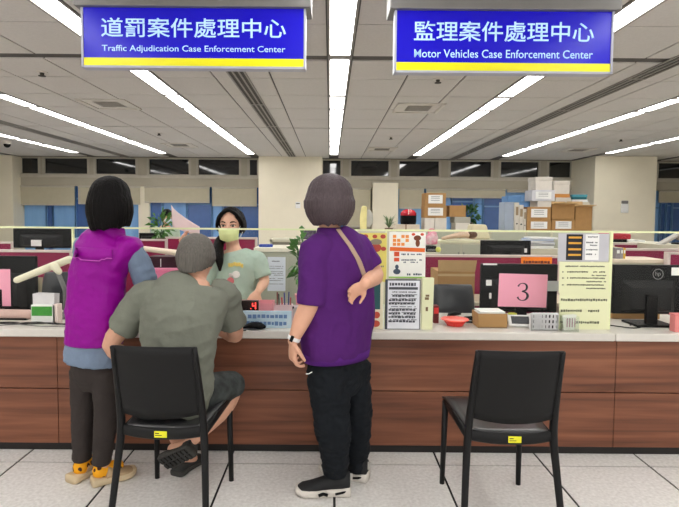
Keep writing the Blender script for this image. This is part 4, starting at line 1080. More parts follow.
t = thing('paper_stack', 'white papers lying beside the black file, before the blue windows', 'papers', (cx + .01, 5.75, z), .15); obj('sheets', MB().bx(-wd / 2, wd / 2, 0, .2, 0, h * .8), M_WHITE, t); obj('clip', MB().bx(-.02, .02, -.004, .02, h * .8, h * .9), M_BLACK, t)
a = at(662, 243, 5.2); b = at(679, 233, 5.2)
t = thing('filing_cabinet', 'cabinet at the right edge, under the tilted grey lamp', 'cabinet', (b.x + .1, 5.2, 0), 0, 'steel office cabinets'); obj('body', MB().bx(-.28, .35, 0, .4, 0, a.z - .02), M_CAB, t)
t = thing('desk_lamp', 'tilted grey flat lamp head at right edge, before the blue windows', 'lamp', (b.x + .12, 5.35, a.z - .02))
obj('base', MB().lathe((0, 0, 0), [(.001, 0), (.08, 0), (.08, .015), (.001, .02)]), M_BLACK, t)
obj('arm', MB().tube([(0, 0, .015), (.03, 0, .07), (-.06, 0, .10)], .01, n=8), M_GREY, t)
obj('lamp_head', MB().box((-.13, -.02, .055), (.30, .09, .03), RY(-.52)), flat((176, 172, 166), .4), t, bevel=.01)
obj('cloth', MB().box((-.0, -.03, .06), (.12, .05, .05), RY(.3)), flat((150, 140, 128), .6), t, bevel=.01)

# ------------------------------------------------------------------ far cabinets with cartons
Y9 = 9.0
zc = at(480, 230.5, Y9).z
segs = [(395, 424), (424.3, 455), (455.3, 490), (490.3, 526), (526.3, 551), (551.3, 592)]
for (a_, b_), l in zip(segs, ('under the red and black helmet', 'under the labelled carton pair', 'under the dark green plant', 'under the white binders', 'under the two labelled brown cartons', 'under the open brown cartons')):
    x0, x1 = at(a_, 240, Y9).x, at(b_, 240, Y9).x; wd = x1 - x0
    t = thing('filing_cabinet', 'far beige cabinet ' + l, 'cabinet', ((x0 + x1) / 2, Y9, 0), 0, 'steel office cabinets')
    obj('body', MB().bx(-wd / 2, wd / 2, 0, .5, 0, zc), M_CAB, t)
    d = obj('door', MB().bx(-wd / 2 + .02, wd / 2 - .02, -.012, 0, .05, zc - .03), M_CABG, t); obj('handle', MB().bx(-.04, .04, -.025, -.012, zc - .2, zc - .17), M_GREY, d)
def carton(x0, y0, x1, y1, Y, zs, label, m=None, lab=True, dep=.34, name='cardboard_carton', cat='carton', lid=False, group='cartons on the far cabinets'):
    cx, zb, wd, h = pb(x0, y0, x1, y1, Y, zs)
    t = thing(name, label, cat, (cx, Y, zs), 0, group)
    obj('carton_body', MB().bx(-wd / 2, wd / 2, 0, dep, 0, h), m or M_CARD, t, bevel=.006)
    if lab: 
        l_ = obj('label', MB().bx(-wd * .34, wd * .34, -.004, 0, h * .2, h * .85), M_WHITE, t)
        k = MB()
        for z in (.42, .58, .7): k.bx(-wd * .22, wd * .2, -.006, -.004, h * z, h * (z + .035))
        obj('print', k, M_LTINK, l_)
    if lid: obj('lid', MB().bx(-wd / 2 - .006, wd / 2 + .006, -.006, dep + .006, h * .72, h + .002), flat((214, 208, 198), .7), t, bevel=.004)
    return zs + h + (.002 if lid else 0)
M_WBOX = mat('white_carton', (220, 214, 204), .7)
# pair on the left
z1 = carton(424.5, 218, 434.5, 231, Y9 + .05, zc, 'white archive box below the labelled carton pair, left', M_WBOX, False, name='archive_box', cat='box')
z1b = carton(435, 218, 446.5, 231, Y9 + .05, zc, 'white archive box with a dark slanting tear, below the carton pair', M_WBOX, False, name='archive_box', cat='box')
z2 = carton(424.5, 206, 446.5, 218, Y9 + .05, max(z1, z1b), 'labelled brown carton, lower of the pair left of the dark plant')
z3 = carton(425, 193, 446, 206, Y9 + .05, z2, 'labelled brown carton, upper of the pair left of the dark plant')
z1 = carton(455.5, 223, 470, 231, Y9 + .05, zc, 'white flat box below the untidy papers, left of the plant', M_WBOX, False, name='archive_box', cat='box')
z1 = carton(454.5, 217, 470.5, 223, Y9 + .05, z1, 'grey paper bundle below the small plain brown carton', flat((176, 172, 160), .8), False, name='paper_bundle', cat='papers')
carton(449.5, 205.5, 466, 217, Y9 + .07, z1, 'small plain brown carton left of the dark green plant', None, False)
# plant and beige equipment
p = at(474, 231, Y9)
plant(at(474, 220, Y9).x, Y9 + .36, zc, 0, 'dark green bushy plant among the far cartons', 90, (.15, .12, .17), .11, (.0, 0, .27), M_LEAFD, pot=(90, 80, 70), poth=.12, potr=.08, seed=6, width=.6)
cx, zb, wd, h = pb(469, 224.5, 490, 239, 7.6)
t = thing('filing_cabinet', 'cabinet below the beige rounded machine', 'cabinet', (cx, 7.5, 0), 0, 'steel office cabinets'); obj('body', MB().bx(-.2, .2, 0, .4, 0, zb), M_CAB, t)
t = thing('office_machine', 'beige rounded machine in front of the dark green plant', 'machine', (cx, 7.55, zb))
obj('casing', MB().hexa([(-wd / 2, 0, 0), (wd / 2, 0, 0), (wd / 2, .3, 0), (-wd / 2, .3, 0)], [(-wd * .36, .05, h), (wd * .34, .05, h), (wd * .34, .28, h), (-wd * .36, .28, h)]), flat((214, 206, 172), .5), t, bevel=.025)
obj('paper_slot', MB().bx(-wd * .3, wd * .3, .035, .06, h * .55, h * .62), M_GREY, t)
# white binders and blue things, left of the cartons
z1 = carton(505, 202, 514, 231, Y9 + .1, zc, 'tall grey-blue binder box, leftmost of the right carton heap', flat((166, 178, 196), .7), False, name='binder_box', cat='binder')
carton(508, 196, 521.5, 202, Y9 + .1, z1, 'flat blue box lying on the tall grey-blue binder box', flat((96, 140, 190), .6), False, name='flat_box', cat='box')
for a_, b_, y, l in ((515, 519, 202.5, 'tall white binder next to the grey-blue binder box'), (519.2, 523.4, 205, 'tall white binder in the middle of the binder row'), (523.6, 526.3, 209, 'shorter cream binder next to the labelled cartons')):
    cx, zb, wd, h = pb(a_, y, b_, 231, Y9 + .04, zc)
    t = thing('binder', l, 'binder', (cx, Y9 + .04, zc), 0, 'white binders'); obj('spine', MB().bx(-wd / 2, wd / 2, 0, .3, 0, h), flat((214, 208, 196), .7), t, bevel=.006)
    obj('label', MB().bx(-wd * .3, wd * .3, -.003, 0, h * .55, h * .85), flat((150, 130, 100), .7), t); obj('finger_hole', MB().cyl((0, -.004, h * .25), (0, 0, h * .25), wd * .2), M_INK, t)
# labelled cartons
z1 = carton(527, 220, 551, 231, Y9 + .02, zc, 'labelled brown carton at the bottom of the stack under white boxes')
z2 = carton(527.3, 207, 551, 220, Y9 + .02, z1, 'labelled brown carton, second from the bottom under white boxes')
z3 = carton(537.5, 201, 551.5, 207, Y9 + .04, z2, 'flat white box between the brown cartons and the wide white box', M_WBOX, False, name='archive_box', cat='box')
z4 = carton(532, 190, 555, 201, Y9 + .02, z3, 'wide white box with blue lid edge in the tall stack', flat((206, 206, 212), .7), True, name='archive_box', cat='box')
z5 = carton(535.6, 177, 552, 190, Y9 + .04, z4, 'white box topping the tallest stack near the right pillar', M_WBOX, False, name='archive_box', cat='box', lid=True)
z1 = carton(551.8, 219.5, 575, 231, Y9 + .02, zc, 'labelled brown carton below the open carton')
def open_carton(x0, y0, x1, y1, Y, zs, label):
    cx, zb, wd, h = pb(x0, y0, x1, y1, Y, zs)
    t = thing('cardboard_carton', label, 'carton', (cx, Y, zs), 0, 'cartons on the far cabinets'); d = .34
    k = MB(); k.bx(-wd / 2, wd / 2, 0, .008, 0, h * .82); k.bx(-wd / 2, wd / 2, d - .008, d, 0, h * .82); k.bx(-wd / 2, wd / 2, 0, d, 0, .008)
    for s in (-1, 1): k.bx(s * wd / 2 - .004, s * wd / 2 + .004, 0, d, 0, h * .82)
    obj('carton_wall', k, M_CARD, t)
    zt = h * .82
    obj('flap', MB().hexa([(-wd / 2, -.002, zt), (wd / 2, -.002, zt), (wd / 2, .006, zt), (-wd / 2, .006, zt)], [(-wd * .54, -.13, zt + .02), (wd * .54, -.13, zt + .02), (wd * .54, -.13, zt + .028), (-wd * .54, -.13, zt + .028)]), M_CARDL, t)
    obj('flap', MB().hexa([(-wd / 2, d - .006, zt), (wd / 2, d - .006, zt), (wd / 2, d, zt), (-wd / 2, d, zt)], [(-wd * .5, d + .02, h), (wd * .5, d + .02, h), (wd * .5, d + .026, h), (-wd * .5, d + .026, h)]), M_CARDL, t)
    return zs + h
z2 = open_carton(552.2, 201, 574.5, 219.5, Y9 + .03, z1, 'open brown carton with flaps out, left of the tall plain one')
z3 = open_carton(575.5, 201, 592, 231, Y9 + .03, zc, 'tall plain open brown carton touching the right pillar')
Yb = Y9 + .42
# boxes on the cabinets behind the open cartons
zb_ = zc
x0, x1 = at(552, 240, Yb).x, at(592, 240, Yb).x
t = thing('filing_cabinet', 'tall cabinet behind the open cartons', 'cabinet', ((x0 + x1) / 2, Yb + .12, 0), 0, 'steel office cabinets'); zz2 = at(570, 202, Yb + .12).z; obj('body', MB().bx(-(x1 - x0) / 2, (x1 - x0) / 2, 0, .45, 0, zz2), M_CAB, t)
z1 = carton(556, 197.5, 571, 202, Yb + .14, zz2, 'flat white box under the orange folder', M_WBOX, False, name='archive_box', cat='box')
z1 = carton(555, 194, 570, 197.5, Yb + .14, z1, 'flat orange folder under the upper right white box', flat((214, 150, 80), .7), False, name='flat_folder', cat='folder')
carton(554, 181, 569.5, 194, Yb + .14, z1, 'white box right of the topmost box, on the orange folder', M_WBOX, False, name='archive_box', cat='box', lid=True)
z1 = carton(572.5, 199.5, 588, 202, Yb + .14, zz2, 'white book under the teal book near the right pillar', flat((226, 230, 230), .6), False, name='book', cat='book', dep=.24, group='books near the pillar')
z1 = carton(572.5, 197, 587, 199.5, Yb + .14, z1, 'dark teal book, middle of the three by the right pillar', flat((40, 110, 120), .6), False, name='book', cat='book', dep=.24, group='books near the pillar')
carton(572.5, 194.5, 587.5, 197, Yb + .14, z1, 'light teal book topping the three by the right pillar', flat((84, 160, 176), .6), False, name='book', cat='book', dep=.24, group='books near the pillar')
# helmet on paper stack
cx, zb, wd, h = pb(396, 224.5, 420, 230.5, Y9 + .02, zc)
t = thing('paper_bundle', 'flat bundle of white and brown papers under the red and black helmet', 'papers', (cx, Y9 + .05, zc)); obj('sheets', MB().bx(-wd / 2, wd / 2, 0, .3, 0, h), flat((216, 204, 186), .8), t, bevel=.004); obj('strap', MB().bx(-wd * .1, -wd * .05, -.003, .303, 0, h + .002), flat((140, 110, 80), .6), t)
cx, zb, wd, hh = pb(401.5, 209, 417.8, 224.5, Y9 + .05, zc + h)
t = thing('helmet', 'black helmet with a glossy red top on the flat paper bundle', 'helmet', (cx, Y9 + .2, zc + h))
obj('shell', MB().lathe((0, 0, 0), [(.001, .0), (wd * .46, .0), (wd * .5, hh * .2), (wd * .5, hh * .55), (wd * .46, hh * .75), (.001, hh * .8)]), M_BLACK, t, smooth=True)
obj('red_cap', MB().lathe((0, 0, 0), [(wd * .51, hh * .58), (wd * .49, hh * .75), (wd * .38, hh * .9), (wd * .2, hh * .98), (.001, hh)]), mat('glossy_red', (196, 20, 44), .2, spec=.7), t, smooth=True)
obj('white_stripe', MB().tube([(-.02, -wd * .5, hh * .66), (-.015, -wd * .42, hh * .86), (-.005, -wd * .2, hh * .99)], [(.007, .004)] * 3, n=8, side=(1, 0, 0)), M_WHITE, t)
# spiky plant and round fan near the purple shirt
p = at(387, 231, 8.2)
x0 = at(380, 240, 8.2).x
t = thing('filing_cabinet', 'far cabinet under the spiky plant and yellow fan', 'cabinet', (at(376, 240, 8.2).x, 8.0, 0), 0, 'steel office cabinets'); obj('body', MB().bx(-.34, .30, 0, .45, 0, p.z), M_CAB, t); zf = p.z
t = thing('potted_plant', 'spiky long-leaved plant between the yellow fan and the helmet', 'plant', (p.x + .03, 8.2, zf), 0, 'office plants')
obj('pot', MB().lathe((0, 0, 0), [(.001, 0), (.06, 0), (.07, .05), (.001, .05)]), flat((120, 100, 80), .6), t)
k = MB(); rnd = random.Random(5)
for i in range(26):
    a_ = rnd.uniform(0, 6.28); r_ = rnd.uniform(.08, .19); z_ = rnd.uniform(.12, .30)
    d = Vector((math.cos(a_), math.sin(a_), 0)); s = d.cross(Vector((0, 0, 1))) * .012
    m = d * r_ * .45 + Vector((0, 0, .05 + (z_ - .05) * .7)); e = d * r_ + Vector((0, 0, z_)); b0 = Vector((0, 0, .05))
    k.add([b0 - s * .5, b0 + s * .5, m + s, e, m - s], [(0, 1, 2, 4), (4, 2, 3)])
obj('leaves', k, mat('grey_green_leaf', (104, 130, 84), .5, var=.2), t)
p = at(366, 231, 8.1)
t = thing('table_fan', 'pale yellow oval fan standing near the purple shoulder', 'fan', (p.x, 8.12, zf)); hh = at(366, 206, 8.1).z - zf
obj('base', MB().lathe((0, 0, 0), [(.001, 0), (.09, 0), (.08, .025), (.001, .03)]), M_CREAM, t)
obj('housing', baked(MB().tube([(-.04, 0, .03), (-.045, 0, hh * .5), (-.03, 0, hh * .94)], [(.052, .03), (.058, .03), (.046, .028)], n=16, side=(1, 0, 0), sub=4, round_ends=True), .008, 2), flat((238, 228, 160), .5), t, smooth=True)
obj('grille', MB().ell((.04, .03, hh * .5), (.075, .03, hh * .36)), flat((186, 184, 176), .5), t, smooth=True)
# ------------------------------------------------------------------ people
UP = Vector((0, 0, 1))
def frame(f, up=UP):
    f = Vector(f).normalized(); r = f.cross(up).normalized(); u = r.cross(f)
    return Matrix((r, f, u)).transposed()     # columns: right, forward, up
def add_head(mb, c, f, s=1.0, tilt=0.0):
    R = frame(f) @ RX(-tilt); c = Vector(c)
    P = lambda x, y, z: c + R @ (Vector((x, y, z)) * s)
    mb.ell(P(0, -.012, .028), (.074 * s, .094 * s, .088 * s), R)
    mb.ell(P(0, .022, -.035), (.062 * s, .068 * s, .075 * s), R)
    mb.ell(P(0, .040, -.085), (.036 * s, .040 * s, .028 * s), R)                       # chin
    mb.tube([P(0, .080, .01), P(0, .102, -.022), P(0, .098, -.034)], [.008 * s, .0125 * s, .013 * s], n=10, round_ends=True)
    mb.ell(P(0, .083, -.062), (.022 * s, .010 * s, .008 * s), R)                        # lips
    for k in (-1, 1):
        mb.ell(P(k * .077, -.008, -.008), (.009 * s, .018 * s, .031 * s), R @ RX(.15))
        mb.ell(P(k * .034, .074, .018), (.022 * s, .010 * s, .007 * s), R)             # brow ridge
        mb.ell(P(k * .040, .062, -.028), (.022 * s, .02 * s, .02 * s), R)               # cheek
    return R, P
def add_hand(mb, w, d, pn, thumb, curl=(.25, .3, .25), s=1.0, spread=.12, tcurl=.2):
    """w wrist, d finger direction, pn the way the palm faces, thumb +1/-1 along d x pn"""
    w = Vector(w); d = Vector(d).normalized(); pn = Vector(pn); pn = (pn - d * pn.dot(d)).normalized(); sd = d.cross(pn) * thumb
    mb.tube([w - d * .02, w + d * .015 * s, w + d * .05 * s, w + d * .085 * s], [(.024 * s, .019 * s), (.030 * s, .017 * s), (.040 * s, .015 * s), (.038 * s, .012 * s)], n=14, side=sd, sub=2, round_ends=True)
    for i, (off, L) in enumerate(((.028, .072), (.0095, .080), (-.0095, .075), (-.0275, .058))):
        p = w + d * (.080 - .004 * abs(i - 1)) * s + sd * off * s
        ax = d + sd * (off / .028 * spread); ax.normalize(); pts = [p - ax * .015]; rad = [.0092 * s]; pts.append(p); rad.append(.0092 * s)
        ang = 0; q = p
        for j, (fr, cu) in enumerate(zip((.45, .30, .25), curl)):
            ang += cu * (1 + .12 * (i - 1))
            q = q + (ax * math.cos(ang) + pn * math.sin(ang)) * L * fr * s; pts.append(q); rad.append((.0085, .0078, .0066)[j] * s)
        mb.tube(pts, rad, n=8, sub=2, round_ends=True)
    p = w + d * .022 * s + sd * .024 * s
    t1 = (d * .55 + sd * .75 + pn * .3).normalized(); t2 = (d * .85 + sd * (.45 - tcurl) + pn * (.3 + tcurl)).normalized()
    mb.tube([p, p + t1 * .032 * s, p + t1 * .032 * s + t2 * .028 * s, p + t1 * .032 * s + t2 * .052 * s], [.0135 * s, .0115 * s, .0098 * s, .0078 * s], n=10, sub=2, round_ends=True)
def folds(amp, sc, ax=(1, 1, 1), seed=0.0):
    def f(c, n):
        q = Vector((c.x * ax[0], c.y * ax[1], c.z * ax[2])) * sc + Vector((seed, seed * 1.7, -seed))
        return amp * (noise.noise(q) + .5 * (1 - 2 * abs(noise.noise(q * 1.9))) + .3 * noise.noise(q * 3.7))
    return f
def strands(c, f, amp=.004, n=26):
    R = frame(f)
    def g(p, nn):
        q = R.transposed() @ (p - Vector(c)); a = math.atan2(q.x, q.y)
        return amp * (noise.noise(Vector((a * n / 3, q.z * 5, 1.3))) + .7 * noise.noise(Vector((a * n, q.z * 4, 7))))
    return g
def cloth_mat(name, rgb, bump=.3, var=.07):
    m = mat(name, rgb, .85, var=var, scale=5, bump=bump, bscale=22, spec=.2); return m
def add_shoe(root, heel, f, L, m_up, m_sole, sole_h=.03, up_n=None, hgt=.085, wd=.048, chunky=0.0, mule=False, name='shoe'):
    """shoe with its own sole; heel = floor point under the heel"""
    f = Vector(f).normalized(); u = Vector(up_n).normalized() if up_n is not None else UP; u = (u - f * u.dot(f)).normalized(); r = f.cross(u)
    h = Vector(heel)
    P = lambda t, x, z: h + f * (t * L) + r * x + u * z
    prof = [(0.0, .62, .0), (.03, .74, .0), (.12, .80, 0), (.3, .74, 0), (.5, .84, 0), (.68, 1.0, 0), (.84, .93, 0), (.95, .66, 0), (1.0, .34, .004)]
    k = MB(); n = 16
    rings = []
    for t, wf, lift in prof:
        a = wd * wf + .004; top = sole_h * (1 + chunky * (max(0, .35 - t) + .5 * max(0, t - .75))); bot = lift + .012 * max(0, t - .85) / .15
        rings.append([P(t, a * math.copysign(abs(math.cos(q)) ** .45, math.cos(q)), (top + bot) / 2 + (top - bot) / 2 * math.copysign(abs(math.sin(q)) ** .45, math.sin(q))) for q in [2 * math.pi * i / n for i in range(n)]])
    k.loft(rings)
    up = MB(); rings = []
    H = [(0.01, .60, hgt * .95), (.04, .70, hgt * 1.05), (.14, .76, hgt * 1.0), (.3, .72, hgt * .98), (.45, .78, hgt * .82), (.6, .9, hgt * .66), (.75, .92, hgt * .52), (.88, .80, hgt * .46), (.97, .45, hgt * .36)]
    if mule: H = [(.30, .74, hgt * .55), (.36, .80, hgt * .95)] + H[4:]
    for t, wf, z in H:
        a = wd * wf; z0 = sole_h * .6
        rings.append([P(t, a * math.copysign(abs(math.cos(q)) ** .8, math.cos(q)) * (1 if math.sin(q) < 0 else 1 - .38 * math.sin(q) ** 2), (z + z0) / 2 + (z - z0) / 2 * math.copysign(abs(math.sin(q)) ** .8, math.sin(q))) for q in [2 * math.pi * i / n for i in range(n)]])
    up.loft(rings)
    o = obj(name, up, m_up, root, smooth=True); obj('sole', k, m_sole, o, smooth=True)
    return o, P
def person_root(me, label, m, group=None):
    o = obj('person', me, m, None, smooth=True); return tag(o, label, 'person', group)

# ---- woman in the purple vest
at0 = at
def at(px, py, Y): return at0(px, py, Y + .09)
fA = Vector((.22, .975, 0)).normalized(); rA = Vector((fA.y, -fA.x, 0))
YA = 2.57
hA = at(113.5, 201, YA); fh = Vector((.50, .86, 0)).normalized()
shA = at(107, 244, YA)
sL, sR = at(83, 246, YA) + Vector((0, .03, 0)), at(131, 246, YA) - Vector((0, .02, 0))
elR, wrR = at(148, 288, 2.63), at(160, 314, 2.78)
elL, wrL = at(82, 306, 2.68), at(108, 312, 2.80)
hipL, hipR = at(84, 372, 2.59), at(106, 372, 2.55)
kL, kR = at(83, 422, 2.60), at(106, 422, 2.55); aL, aR = at(82, 470, 2.60), at(101.5, 473, 2.56)
b = MB(); R, P = add_head(b, hA, fh, 1.0)
nk = at(110, 238, YA + .01)
b.tube([hA + Vector((0, -.01, -.06)), nk, shA], [.05, .046, .045], n=14, sub=2)
b.tube([shA + Vector((0, 0, -.03)), at(98, 310, YA), at(95, 365, YA)], [(.13, .08), (.11, .085), (.13, .09)], n=18, side=rA, sub=3, round_ends=True)
for s_, e, w_, tq in ((sL, elL, wrL, 1), (sR, elR, wrR, -1)):
    b.tube([s_, (s_ + e) / 2, e, (e + w_) / 2, w_], [.045, .042, .036, .034, .024], n=12, sub=3, round_ends=True)
    add_hand(b, w_, (w_ - e), (0, 0, -1), tq)
for h_, k_, a_ in ((hipL, kL, aL), (hipR, kR, aR)):
    b.tube([h_, k_, a_ + Vector((0, 0, -.01)), Vector((a_.x, a_.y + .0, .05))], [.06, .045, .034, .032], n=12, sub=3, round_ends=True)
pA = person_root(baked(b, .006, 3), 'woman with black bob in purple vest standing beside the seated man', M_SKIN)
# vest, shirt
M_VEST = cloth_mat('purple_vest_cloth', (138, 0, 138), .3); M_VEST.node_tree.nodes['Principled BSDF'].inputs['Roughness'].default_value = .5
M_DENIM = cloth_mat('blue_grey_cloth', (118, 134, 156))
v = MB()
v.tube([at(95, 343, YA), at(95, 325, YA), at(97, 290, YA), at(100, 265, YA), at(106, 249, YA), at(107, 241, YA), at(110, 234, YA)],
       [(.158, .118), (.156, .12), (.150, .12), (.150, .115), (.162, .098), (.148, .085), (.075, .07)], n=28, side=rA, sub=3)
for s_, q_ in ((sL, (.055, .065, .05)), (sR + Vector((.012, -.01, .008)), (.052, .07, .045))): v.ell(s_ + Vector((0, 0, .0)), q_)
v.tube([sR + Vector((.012, -.01, 0)), at(121, 268, YA - .02)], [(.05, .07), (.03, .085)], n=18, round_ends=True, side=rA)
v.ell(at(126, 244, YA - .02), (.055, .065, .045))
v.tube([nk + Vector((0, 0, -.03)), nk + Vector((.005, .0, .056))], [.078, .068], n=20)
obj('vest', baked(v, .007, 3, folds(.010, 6.5, (1, 1, 1.2), 3)), M_VEST, pA, smooth=True)
vest = pA.children[-1]
# back yoke flap and piping follow the back of the vest
fl = MB(); nu = 16; rows = []; tr_ = surface(vest)
for k_ in range(3):
    rows.append([touch(tr_, 70.5 + i * 2.6, (246.5, 252, 257)[k_] + (i / nu) * 3 + (2.0 if k_ == 2 and 3 < i < 12 else 0) - (1.5 if k_ == 2 and i > 13 else 0), .006 + .003 * k_) or at(75 + i * 2, 250 + 4 * k_, YA - .12) for i in range(nu + 1)])
top = [p for r_ in rows for p in r_]; n1 = nu + 1
fs = [(j * n1 + i, j * n1 + i + 1, (j + 1) * n1 + i + 1, (j + 1) * n1 + i) for j in range(2) for i in range(nu)]
bot = [p + fA * .004 for p in top]; o_ = len(top)
rim = list(range(n1)) + [n1 + nu, 2 * n1 + nu] + list(range(2 * n1 + nu - 1, 2 * n1 - 1, -1)) + [n1]
fl.add(top + bot, fs + [tuple(q + o_ for q in f_[::-1]) for f_ in fs] + [(rim[i], rim[(i + 1) % len(rim)], rim[(i + 1) % len(rim)] + o_, rim[i] + o_) for i in range(len(rim))])
obj('yoke_flap', fl, M_VEST, vest, smooth=True)
pip = MB(); pip.tube(rows[2], .0022, n=6)
obj('piping', pip, flat((206, 90, 196), .6), vest)
s = MB()
s.tube([at(93, 362, YA), at(94, 350, YA), at(95, 335, YA)], [(.152, .118), (.148, .112), (.14, .105)], n=28, side=rA, sub=3)
s.tube([sR + Vector((-.02, 0, 0)), sR + Vector((.02, 0, -.03)), (sR + elR) / 2 + Vector((.008, 0, 0)), elR, elR * .7 + wrR * .3], [.045, .052, .060, .056, .046], n=16, sub=3, round_ends=True)
s.tube([sL, (sL + elL) / 2, elL, elL * .8 + wrL * .2], [.055, .058, .055, .05], n=16, sub=3, round_ends=True)
s.tube([at(96, 345, YA), at(102, 268, YA)], [(.11, .09), (.10, .07)], n=20, side=rA)
obj('shirt', baked(s, .007, 3, folds(.010, 11, (1, 1, 1), 1)), M_DENIM, pA, smooth=True)
t = MB()
for h_, k_, a_, r_ in ((hipL, kL, aL, 0), (hipR, kR, aR, 1)):
    t.tube([h_ + Vector((0, 0, .02)), h_ + Vector((0, 0, -.06)), k_, a_ + Vector((0, 0, .056))], [(.070, .085), (.066, .082), (.058, .066), (.046, .05)], n=18, sub=4, side=(1, 0, 0))
t.tube([at(95, 352, YA), at(95, 375, YA), at(95, 388, YA)], [(.13, .10), (.125, .10), (.07, .07)], n=22, side=rA)
obj('trousers', baked(t, .007, 3, folds(.004, 11, (1, 1, 2), 5)), cloth_mat('dark_brown_trousers', (56, 50, 48)), pA, smooth=True)
# hair
hb = MB(); Rh = frame(fh)
H = lambda x, y, z: hA + Rh @ Vector((x * .91, y * .94, z))
hb.ell(H(0, -.02, .035), (.092, .105, .096), Rh)
for i in range(23):
    a_ = math.radians(52 + (308 - 52) * i / 22); sx, cy = math.sin(a_), math.cos(a_)
    ln = -.128 + .012 * math.cos(a_ - math.pi) * -1
    hb.tube([H(sx * .070, cy * .085 - .02, .06), H(sx * .092, cy * .1 - .02, .0), H(sx * .098, cy * .105 - .02, -.06), H(sx * .093, cy * .098 - .02, ln + random.uniform(-.006, .006))], [.022, .024, .023, .012], n=8, sub=2, round_ends=True)
obj('hair', baked(hb, .006, 2, strands(hA, fh, .003, 30)), M_HAIRB, pA, smooth=True)
M_SOCK = mat('yellow_socks', (226, 158, 20), .8)
nt = M_SOCK.node_tree; vo = nt.nodes.new('ShaderNodeTexVoronoi'); vo.inputs['Scale'].default_value = 32; rp = nt.nodes.new('ShaderNodeValToRGB'); rp.color_ramp.interpolation = 'CONSTANT'
tc = nt.nodes.new('ShaderNodeTexCoord'); nt.links.new(tc.outputs['Object'], vo.inputs['Vector']); rp.color_ramp.elements[0].color = (*lin((70, 34, 20)), 1); rp.color_ramp.elements[1].position = .36; rp.color_ramp.elements[1].color = (*lin((236, 164, 20)), 1)
nt.links.new(vo.outputs['Distance'], rp.inputs[0]); nt.links.new(rp.outputs[0], nt.nodes['Principled BSDF'].inputs['Base Color'])
M_CLOG = mat('beige_shoe_foam', (176, 150, 116), .6, var=.05); M_CLOGS = mat('pale_shoe_sole', (204, 184, 150), .6)
for a_, hl, f_ in ((aL, (aL.x - .03, aL.y - .07, 0), (.42, .9, 0)), (aR, (aR.x - .03, aR.y - .05, 0), (.80, .60, 0))):
    k = MB(); fv = Vector(f_).normalized(); k.tube([a_ + Vector((0, 0, .08)), a_ + Vector((0, -.004, .01)), Vector((a_.x, a_.y - .012, .068))], [.038, .040, .040], n=16, sub=3, round_ends=True); k.tube([Vector((a_.x, a_.y - .016, .062)), Vector((a_.x, a_.y, .06)) + fv * .08], [.038, .034], n=16, round_ends=True); obj('sock', k, M_SOCK, pA, smooth=True)
    add_shoe(pA, hl, f_, .225, M_CLOG, M_CLOGS, .036, hgt=.092, wd=.055, chunky=.7, mule=True)

# ---- seated man
def at(px, py, Y): return at0(px, py, Y + .03)
YB_ = 2.47
fB = Vector((.14, .99, 0)).normalized(); rB = Vector((fB.y, -fB.x, 0))
hB = at(197, 259, 2.60); fhB = Vector((.1, .97, -.22)).normalized()
pelB = Vector((-.77, 2.44, .55))
c1, c2, c3 = at(178, 360, 2.44), at(182, 315, 2.47), at(186, 289, 2.53)
sL, sR = at(144, 297, 2.52), at(224, 295, 2.56)
elL, wrL = at(111, 345, 2.50), at(146, 372, 2.68)
elR, wrR = at(235, 335, 2.70), at(207, 321, 2.90)
kR, aR = at(232, 385, 2.70), at(188.5, 446, 2.55); kL, aL = Vector((-.93, 2.74, .53)), at(183, 456, 2.70)
hpR, hpL = Vector((-.68, 2.46, .54)), Vector((-.86, 2.44, .54))
b = MB(); R, P = add_head(b, hB, fhB, 1.02)
nkB = at(194, 284, 2.55)
b.tube([hB + Vector((0, -.02, -.05)), nkB, c3 + Vector((0, 0, -.02))], [.058, .06, .08], n=14, sub=2)
b.tube([pelB, c1, c2, c3], [(.15, .1), (.14, .1), (.16, .1), (.13, .08)], n=20, side=rB, sub=3, round_ends=True)
b.tube([sL, (sL + elL) / 2, elL, (elL + wrL) / 2, wrL], [.052, .052, .044, .043, .029], n=14, sub=3, round_ends=True)
b.tube([sR, (sR + elR) / 2, elR, (elR + wrR) / 2, wrR], [.052, .052, .044, .042, .029], n=14, sub=3, round_ends=True)
add_hand(b, wrL, (.5, .8, -.25), (0, 0, -1), 1, (.3, .3, .2), 1.05)
add_hand(b, wrR + Vector((0, 0, .0)), (-.97, .2, -.12), (0, 0, -1), -1, (.2, .3, .2), 1.05)
for h_, k_, a_ in ((hpR, kR, aR), (hpL, kL, aL)):
    m_ = (k_ + a_) / 2 + Vector((0, -.02, 0))
    b.tube([h_, (h_ + k_) / 2, k_, k_ * .72 + a_ * .28 + Vector((.022 if k_ is kR else 0, -.03, -.02)), a_ * .85 + k_ * .15, a_], [.075, .07, .054, .054, .036, .033], n=14, sub=4, round_ends=True)
# the crossed foot and the planted foot
b.tube([aR, aR + Vector((-.09, .03, -.03))], [.032, .03], n=12, round_ends=True)
b.tube([aL, Vector((aL.x + .03, aL.y + .08, .045))], [.032, .03], n=12, round_ends=True)
pB = person_root(baked(b, .006, 3), 'man in grey-green T-shirt sitting on the left black chair, leaning on the counter', M_SKIN)
M_TEE = cloth_mat('grey_green_tshirt', (114, 117, 106), .3)
s = MB()
s.tube([Vector((-.775, 2.43, .50)), at(178, 385, 2.42), at(178, 345, 2.43), at(182, 318, 2.46), at(185, 299, 2.50), at(187, 288, 2.53), at(193, 279, 2.55)],
       [(.180, .135), (.176, .135), (.180, .13), (.208, .128), (.215, .115), (.17, .09), (.078, .072)], n=30, side=rB, sub=4)
for s_, e, q in ((sL, elL, .70), (sR, elR, .70)):
    tip = s_ * (1 - q) + e * q
    s.tube([s_ + Vector((0, 0, .0)) + (c3 - s_) * .25, s_, (s_ + tip) / 2, tip], [.075, .078, .076, .074], n=18, sub=3)
